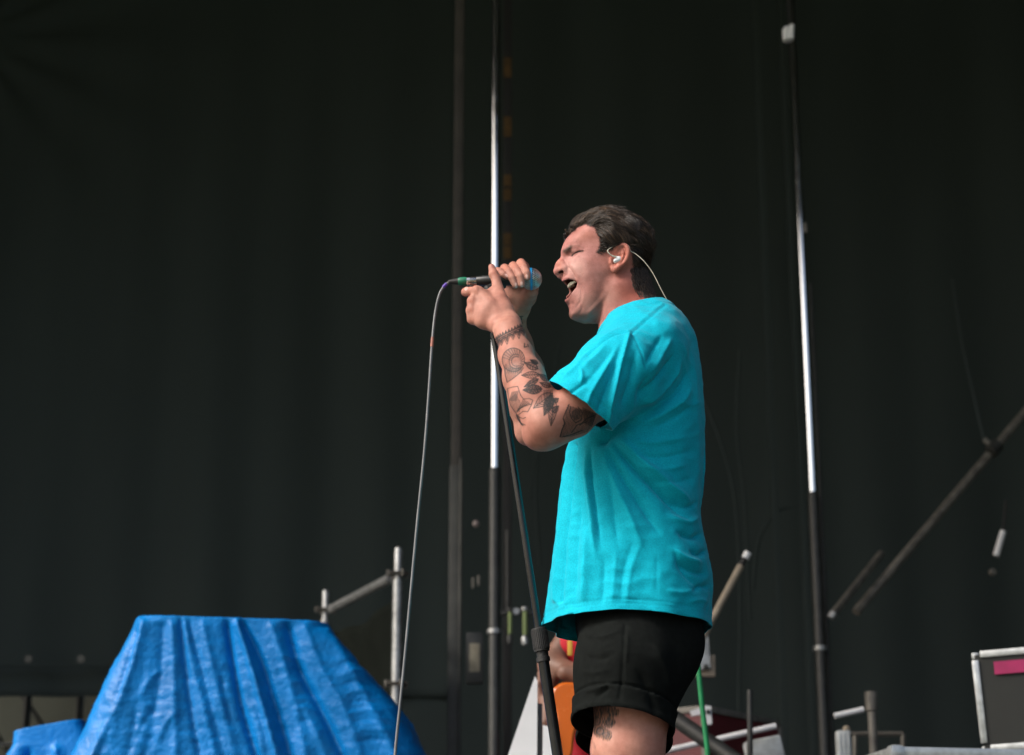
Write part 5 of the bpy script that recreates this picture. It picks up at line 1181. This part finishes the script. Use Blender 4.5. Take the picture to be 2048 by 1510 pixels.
# ---- red flight case with aluminium edges
M['redply'] = mat('red laminate', (0.11, 0.013, 0.018), 0.5, var=0.2, scale=6, bump=0.05)
M['caseblack'] = mat('dark green black laminate', (0.016, 0.018, 0.015), 0.6, var=0.2, scale=6)
M['edge'] = mat('case aluminium edge', (0.55, 0.58, 0.58), 0.35, 0.6, var=0.2, scale=40, bump=0.1)
M['pinktape'] = mat('pink tape', (0.42, 0.02, 0.12), 0.6, var=0.12, scale=20)
def flight_case(name, corner, ex, ey, ez, size, panel, label, ew=0.03, tape=None, balls=True, em=None):
    """box with panels, edge extrusions and ball corners; corner is its lower front left point"""
    ex, ey, ez = [np.asarray(v, float)/np.linalg.norm(v) for v in (ex, ey, ez)]; R = np.stack([ex, ey, ez], 1); sx, sy, sz = size
    c0 = np.asarray(corner, float); cen = c0 + R@np.array(size)/2
    root = thing(name, tuple(c0), label, 'flight case')
    MB().box(cen, (sx-0.012, sy-0.012, sz-0.012), R, 0.003).build('panel_body', panel, root, False)
    for a in range(3):
        for s1 in (0, 1):
            for s2 in (0, 1):
                q = [0, 0, 0]; q[a] = 0.5; q[(a+1) % 3] = s1; q[(a+2) % 3] = s2
                dims = [ew, ew, ew]; dims[a] = size[a]-0.05
                ins_ = [(-0.5*ew+0.004)*(2*v-1) if i != a else 0 for i, v in enumerate(q)]
                MB().box(c0 + R@(np.array(q)*np.array(size)+np.array(ins_)), dims, R, 0.004).build('edge_strip', em or M['edge'], root)
    if balls:
        for i in (0, 1):
            for j in (0, 1):
                for k in (0, 1):
                    pc = c0 + R@(np.array([i, j, k])*np.array(size) + np.array([(0.5-v)*0.028 for v in (i, j, k)])); MB().box(pc, (0.05, 0.05, 0.05), R, 0.016).build('corner', M['edge'], root)
    if tape is not None:
        x0, x1, z0, z1 = tape; MB().box(c0 + R@np.array([(x0+x1)/2, -0.0045, (z0+z1)/2]), (x1-x0, 0.002, z1-z0), R).build('tape_strip', M['pinktape'], root, False)
    return root
# red case: turned, its near top edge climbing to the right
a = P(1410, 1412, 8.3); b_ = P(1700, 1395, 9.3); ex = (b_-a)*np.array([1, 1, 0]); ex /= np.linalg.norm(ex); eyv = np.array([-ex[1], ex[0], 0])
flight_case('flight_case', (a[0], a[1], 0.30), ex, eyv, (0, 0, 1), (0.62, 0.55, a[2]-0.30), M['redply'], 'dark red flight case with worn grey edges behind the white rails', 0.026, None, False, M['dullpole'])
a = P(1330, 1440, 9.1)
flight_case('flight_case', (a[0]-0.5, 9.1, 0.25), (1, 0.02, 0), (-0.02, 1, 0), (0, 0, 1), (0.55, 0.5, a[2]-0.25), M['redply'], 'faded red flight case just behind his bare knee', 0.02, None, False, M['dullpole'])
cb = thing('corner_bracket', tuple(P(1405, 1425, 8.2)), 'bright metal corner bracket on the near corner of the dark red case', 'bracket')
MB().prism([P(1380, 1422, 8.2), P(1412, 1411, 8.2), P(1422, 1412, 8.2), P(1424, 1448, 8.2), P(1411, 1450, 8.2), P(1408, 1428, 8.2), P(1384, 1432, 8.2)], (0, 0.02, 0)).build('plate', M['white'], cb, False)
MB().lathe([(0, .01), (.008, .01), (.01, .005)], P(1416, 1424, 8.2), (0, -1, 0), 14).build('rivet', M['blackmetal'], cb)
# white rails crossing in front of the cases
for (x0, y0), (x1, y1), lab in (((1318, 1505), (1552, 1452), 'long white rail in front of the dark red case, starting beside his bare knee'), ((1669, 1432), (1727, 1419), 'white rail stub between the mast and the grey post')):
    tag(MB().tube([P(x0, y0, 7.6), P(x1, y1, 7.6)], 0.0115, 18).build('white_rail', M['white']), lab, 'rail', None)
tag(MB().box(P(1530, 1512, 7.7), (0.14, 0.10, 0.13), Matrix.Rotation(-0.2, 3, 'Y'), 0.012).build('white_block', M['whitetube']), 'white block below the rail pieces in front of the dark red case', 'block')
tag(MB().tube([P(1340, 1430, 7.4), P(1470, 1520, 7.3), P(1560, 1600, 7.2)], 0.030, 16).build('black_brace', M['blackmetal']), 'thick black brace crossing behind the green cable', 'brace')
tag(MB().tube([P(1500, 1380, 7.5), P(1500, 1700, 7.5)], 0.011, 14).build('black_upright', M['blackmetal']), 'thin black upright splitting the white rail in front of the red case', 'tube')
# grey post with collar
gp_ = thing('grey_post', tuple(P(1745, 1600, 8.6)*np.array([1, 1, 0])), 'short grey brown post with a wide socket top, beside the white rail stub', 'post')
zt_ = P(1745, 1384, 8.6)[2]; x_ = P(1745, 1450, 8.6)[0]
MB().tube([(x_, 8.6, 0), (x_, 8.6, zt_-0.05)], 0.019, 20).build('tube', M['dullpole'], gp_)
MB().lathe([(-.085, .019), (-.08, .026), (0, .027), (0, .021), (-.02, .020)], (x_, 8.6, zt_), (0, 0, 1), 24).build('socket', M['dullpole'], gp_)
fr_ = thing('dull_frame', tuple(P(1755, 1500, 9.2)), 'dim brown rectangular frame behind the grey post', 'frame')
for p0, p1 in (((1700, 1468), (1806, 1468)), ((1806, 1468), (1806, 1560)), ((1710, 1468), (1710, 1560))): MB().tube([P(*p0, 9.2), P(*p1, 9.2)], 0.011, 4).build('bar', M['dullpole'], fr_)
wb = thing('white_bin', tuple(P(1686, 1520, 8.0)), 'small white ribbed container beside the foot of the mast', 'container')
MB().box(P(1687, 1500, 8.0), (0.055, 0.06, 0.15), None, 0.008).build('body', M['whitetube'], wb)
for dx in (-0.017, 0, 0.017): MB().box(P(1687, 1502, 8.0)+np.array([dx, -0.032, 0]), (0.006, 0.006, 0.13), None, 0.002).build('rib', M['whitetube'], wb)
MB().lathe([(0, .014), (.01, .016), (.02, .010)], P(1693, 1462, 8.0), (0, 0, 1), 16).build('cap', M['beigetube'], wb)
# big flight case at the right, tilted, with pink tape
a = P(1966, 1502, 6.6); b_ = P(1944, 1306, 6.6); ezv = b_-a; ezv[1] = 0; hz_ = np.linalg.norm(ezv); ezv /= hz_
exd = np.array([math.cos(0.30), -math.sin(0.30), 0.0]); exd = exd - ezv*(exd@ezv); exd /= np.linalg.norm(exd); eyd = np.cross(ezv, exd)
flight_case('flight_case', a, exd, eyd, ezv, (0.72, 0.45, hz_), M['caseblack'], 'dark flight case with silver edges and a strip of pink tape, tipped slightly', 0.022, (0.066, 0.5, hz_-0.078, hz_-0.036), False)
a2 = P(1768, 1500, 6.5)
flight_case('flight_case', (a2[0], 6.35, 0.06), (1, 0.18, 0), (-0.18, 1, 0), (0, 0, 1), (1.3, 0.75, P(1900, 1502, 6.35)[2]-0.05), M['caseblack'], 'low wide flight case with silver rim supporting the tipped case', 0.03)
# thin cables hanging in the dark
for k, (pts, lab) in enumerate(((((1395, 770), (1440, 880), (1470, 1000), (1480, 1180), (1478, 1420)), 'dark cable hanging close behind his back'),
      (((1480, 700), (1474, 860), (1490, 1010), (1500, 1240)), 'dark cable hanging straight down right of his back'), (((1620, 1012), (1560, 1020), (1520, 1075), (1506, 1180)), 'dark cable curving from the mast sleeve down towards the beige tube'), (((1075, 905), (1072, 1010), (1080, 1130)), 'dark cable behind the microphone stand'), (((1120, 690), (1105, 760), (1078, 850), (1060, 1000)), 'dark cable slanting behind his forearm'))):
    tag(MB().tube(spline([P(x, y, 12.2+0.2*k) for x, y in pts], 24), 0.010, 8).build('hanging_cable', M['drape']), lab, 'cable')
for px, wd_, lab in ((1545, 0.05, 'dim upright behind the singer, nearer his back'), (1600, 0.04, 'dim upright half hidden by the polished mast')):
    c = P(px, 900, 12.6); tag(MB().box((c[0], 12.6, 3.5), (wd_, 0.05, 7.0), None, 0.004).build('dim_upright', M['drape']), lab, 'post')
# ---- white pointed board
wh = thing('white_board', tuple(P(1060, 1900, 6.3)*np.array([1, 1, 0])), 'tall white pointed board standing beside the bandmate in red', 'board')
z0 = 0.01
def WB(px, py): return P(px, py, 6.3)
def floorx(px): q = P(px, 1900, 6.3); return np.array([q[0], 6.3, z0])
MB().prism([WB(1070, 1352), WB(1075, 1362), WB(1074, 1510), floorx(1072), floorx(930), WB(1016, 1510)], (0, 0.03, 0)).build('large_panel', M['white'], wh, False)
MB().prism([WB(1086, 1450), WB(1098, 1453), WB(1106, 1510), floorx(1118), floorx(1085), WB(1085, 1510)], (0, 0.03, 0)).build('small_panel', M['white'], wh, False)
MB().box(np.array([WB(1080, 1440)[0], 6.33, WB(1080, 1440)[2]/2]), (0.016, 0.02, WB(1080, 1370)[2]), None, 0.003).build('spine', M['blackmetal'], wh)
# ---- bandmate half hidden behind the singer
Yb2 = 6.55
def Q_(px, py, dy=0): return P(px + (24 if py < 1290 or px > 1160 else 0), py, Yb2+dy)
bm_ = thing('person', tuple(Q_(1185, 1900)*np.array([1, 1, 0])), 'bandmate in a red and yellow shirt half hidden behind the singer, holding an orange guitar', 'person')
M['skin2'] = mat('bandmate skin', (0.20, 0.10, 0.068), 0.55, var=0.25, scale=20)
M['redshirt'] = mat('red cotton', (0.50, 0.008, 0.022), 0.8, var=0.2, scale=30, bump=0.2, bscale=200)
M['yellow'] = mat('yellow print', (0.65, 0.38, 0.05), 0.7, var=0.15)
hc_ = Q_(1185, 1006)                                     # middle of the head; he looks down to the left
fd_ = np.array([-0.80, -0.58, -0.16]); fd_ /= np.linalg.norm(fd_); sd2 = np.cross(fd_, [0, 0, 1.0]); sd2 /= np.linalg.norm(sd2); ud_ = np.cross(sd2, fd_); HB = np.stack([sd2, fd_, ud_], 1)
def hb(x, y, z): return hc_ + HB@np.array([x, y, z])
headg = Group([('+', ell(hb(0, -.012, .02), (.074, .092, .088), HB), .02), ('+', ell(hb(0, .028, -.045), (.056, .060, .072), HB), .03), ('+', bone(hb(0, .084, .012), hb(0, .104, -.022), .008, .012), .012), ('+', bone(hb(-.02, .076, -.060), hb(.02, .076, -.060), .008, .008), .012), ('+', ell(hb(0, .070, -.100), (.026, .022, .018), HB), .02),
    ('+', bone(hb(-.036, .080, .030), hb(.036, .080, .030), .010, .010), .015), ('-', ell(hb(-.030, .094, .008), (.014, .012, .009), HB), .012), ('-', ell(hb(.030, .094, .008), (.014, .012, .009), HB), .012), ('-', bone(hb(-.018, .090, -.067), hb(.018, .090, -.067), .002, .002), .004),
    ('+', ell(hb(-.074, -.008, -.008), (.008, .018, .030), HB), .008), ('+', ell(hb(.074, -.008, -.008), (.008, .018, .030), HB), .008)])
bodyg = Group([('+', headg, 0)] + [('+', q, .03) for q in chain([Q_(1188, 1040), Q_(1190, 1090)], [.052, .055]) + chain([Q_(1190, 1110), Q_(1190, 1260), Q_(1190, 1460)], [.085, .100, .100]) +
   chain([Q_(1150, 1135), Q_(1128, 1250, -.02), Q_(1102, 1330, -.05), Q_(1160, 1350, -.16)], [.045, .040, .038, .030]) + chain([Q_(1150, 1350, -.16), Q_(1130, 1345, -.17)], [.030, .026]) +
   chain([Q_(1240, 1135), Q_(1275, 1250, -.02), Q_(1285, 1330, -.1), Q_(1200, 1380, -.18)], [.045, .040, .038, .028]) +
   chain([Q_(1165, 1480), Q_(1160, 1700), Q_(1160, 1900)], [.075, .06, .04]) + chain([Q_(1215, 1480), Q_(1222, 1700), Q_(1225, 1900)], [.075, .06, .04]) +
   chain([Q_(1160, 1915), Q_(1145, 1925, -.15)], [.04, .03]) + chain([Q_(1225, 1915), Q_(1225, 1925, -.15)], [.04, .03])])
hand3 = Group(chain([Q_(1098, 1345, -.06), Q_(1092, 1395, -.11), Q_(1092, 1420, -.14)], [.035, .028, .022]) + chain([Q_(1090, 1405, -.14), Q_(1083, 1440, -.16), Q_(1083, 1478, -.16)], [.012, .010, .008]) + chain([Q_(1093, 1412, -.15), Q_(1091, 1445, -.17), Q_(1090, 1470, -.17)], [.012, .010, .008]) +
   chain([Q_(1098, 1412, -.15), Q_(1100, 1440, -.17), Q_(1097, 1462, -.17)], [.012, .010, .008]) + chain([Q_(1104, 1410, -.15), Q_(1106, 1432, -.17), Q_(1104, 1450, -.17)], [.011, .009, .007]) + chain([Q_(1086, 1385, -.13), Q_(1080, 1365, -.15), Q_(1079, 1345, -.15)], [.012, .010, .008]), 0.006)
V, F = grow(Group([('+', bodyg, 0), ('+', hand3, 0.01)]), 0.0055, 4); V = relax(V, F, 2, 0.4); link('body', mesh_np('body', V, F), bm_, M['skin2'])
sh2 = Group(chain([Q_(1190, 1085), Q_(1190, 1260), Q_(1190, 1440)], [.10, .128, .128]) + chain([Q_(1150, 1130), Q_(1120, 1289, -.04)], [.062, .056]) + chain([Q_(1240, 1130), Q_(1278, 1265, -.03)], [.062, .056]), 0.03)
V, F = grow(sh2, 0.010, 4); V = relax(V, F, 2, 0.5); V = V + vnormals(V, F)*(0.006*np.sin(V[:, 0]*50+V[:, 2]*30))[:, None]; link('shirt', mesh_np('shirt', V, F), bm_, M['redshirt'])
MB().box(Q_(1140, 1296, -.17), (0.016, 0.01, 0.05), None, 0.004).build('shirt_print', M['yellow'], bm_)
lg2 = Group(chain([Q_(1190, 1460), Q_(1165, 1500), Q_(1158, 1700), Q_(1158, 1880)], [.14, .105, .09, .07]) + chain([Q_(1190, 1460), Q_(1218, 1500), Q_(1224, 1700), Q_(1226, 1880)], [.14, .105, .09, .07]), 0.03)
V, F = grow(lg2, 0.012, 4); V = relax(V, F, 2, 0.5); link('trousers', mesh_np('trousers', V, F), bm_, M['redshirt'])
hairg = Group([('+', ell(hb(0, -.020, .030), (.082, .098, .094), HB), 0), ('-', ell(hb(0, .085, -.030), (.085, .075, .085), HB), .01), ('-', ell(hb(0, .02, -.10), (.12, .12, .085), HB), .01)])
V, F = grow(hairg, 0.006, 4); V = relax(V, F, 1, 0.4); V = V + vnormals(V, F)*(0.003*vnoise(V, 160, 4))[:, None]; link('hair', mesh_np('hair', V, F), bm_, M['dark'])
# orange guitar
M['orange'] = mat('orange lacquer', (0.62, 0.13, 0.012), 0.25, var=0.1, scale=5, coat=0.6)
gt = thing('guitar', tuple(Q_(1135, 1420, -.2)), 'glossy orange guitar held against the bandmate in red', 'guitar')
def outl(s, dy): 
    pts = [(1106, 1376), (1128, 1364), (1170, 1368), (1205, 1378), (1245, 1365), (1275, 1385), (1270, 1425), (1235, 1440), (1200, 1428), (1168, 1436), (1150, 1466), (1144, 1510), (1124, 1530), (1107, 1510), (1106, 1465), (1112, 1430), (1102, 1400)]
    return [P(x, y, Yb2+dy) for x, y in spline(pts+[pts[0]], 60)[:-1]]
MB().prism(outl(1.0, -.235), (0, 0.04, 0)).build('guitar_body', M['orange'], gt, True, 0.008)
MB().tube([P(1228, 1400, Yb2-.245), P(1280, 1265, Yb2-.235), P(1330, 1130, Yb2-.22)], [0.020, 0.018, 0.017], 12).build('neck', M['dullpole'], gt)
MB().box(P(1205, 1402, Yb2-.24), (0.05, 0.006, 0.02), None, 0.003).build('pickup', M['redshirt'], gt)
MB().box(P(1172, 1405, Yb2-.24), (0.04, 0.008, 0.02), None, 0.003).build('bridge', M['redshirt'], gt)
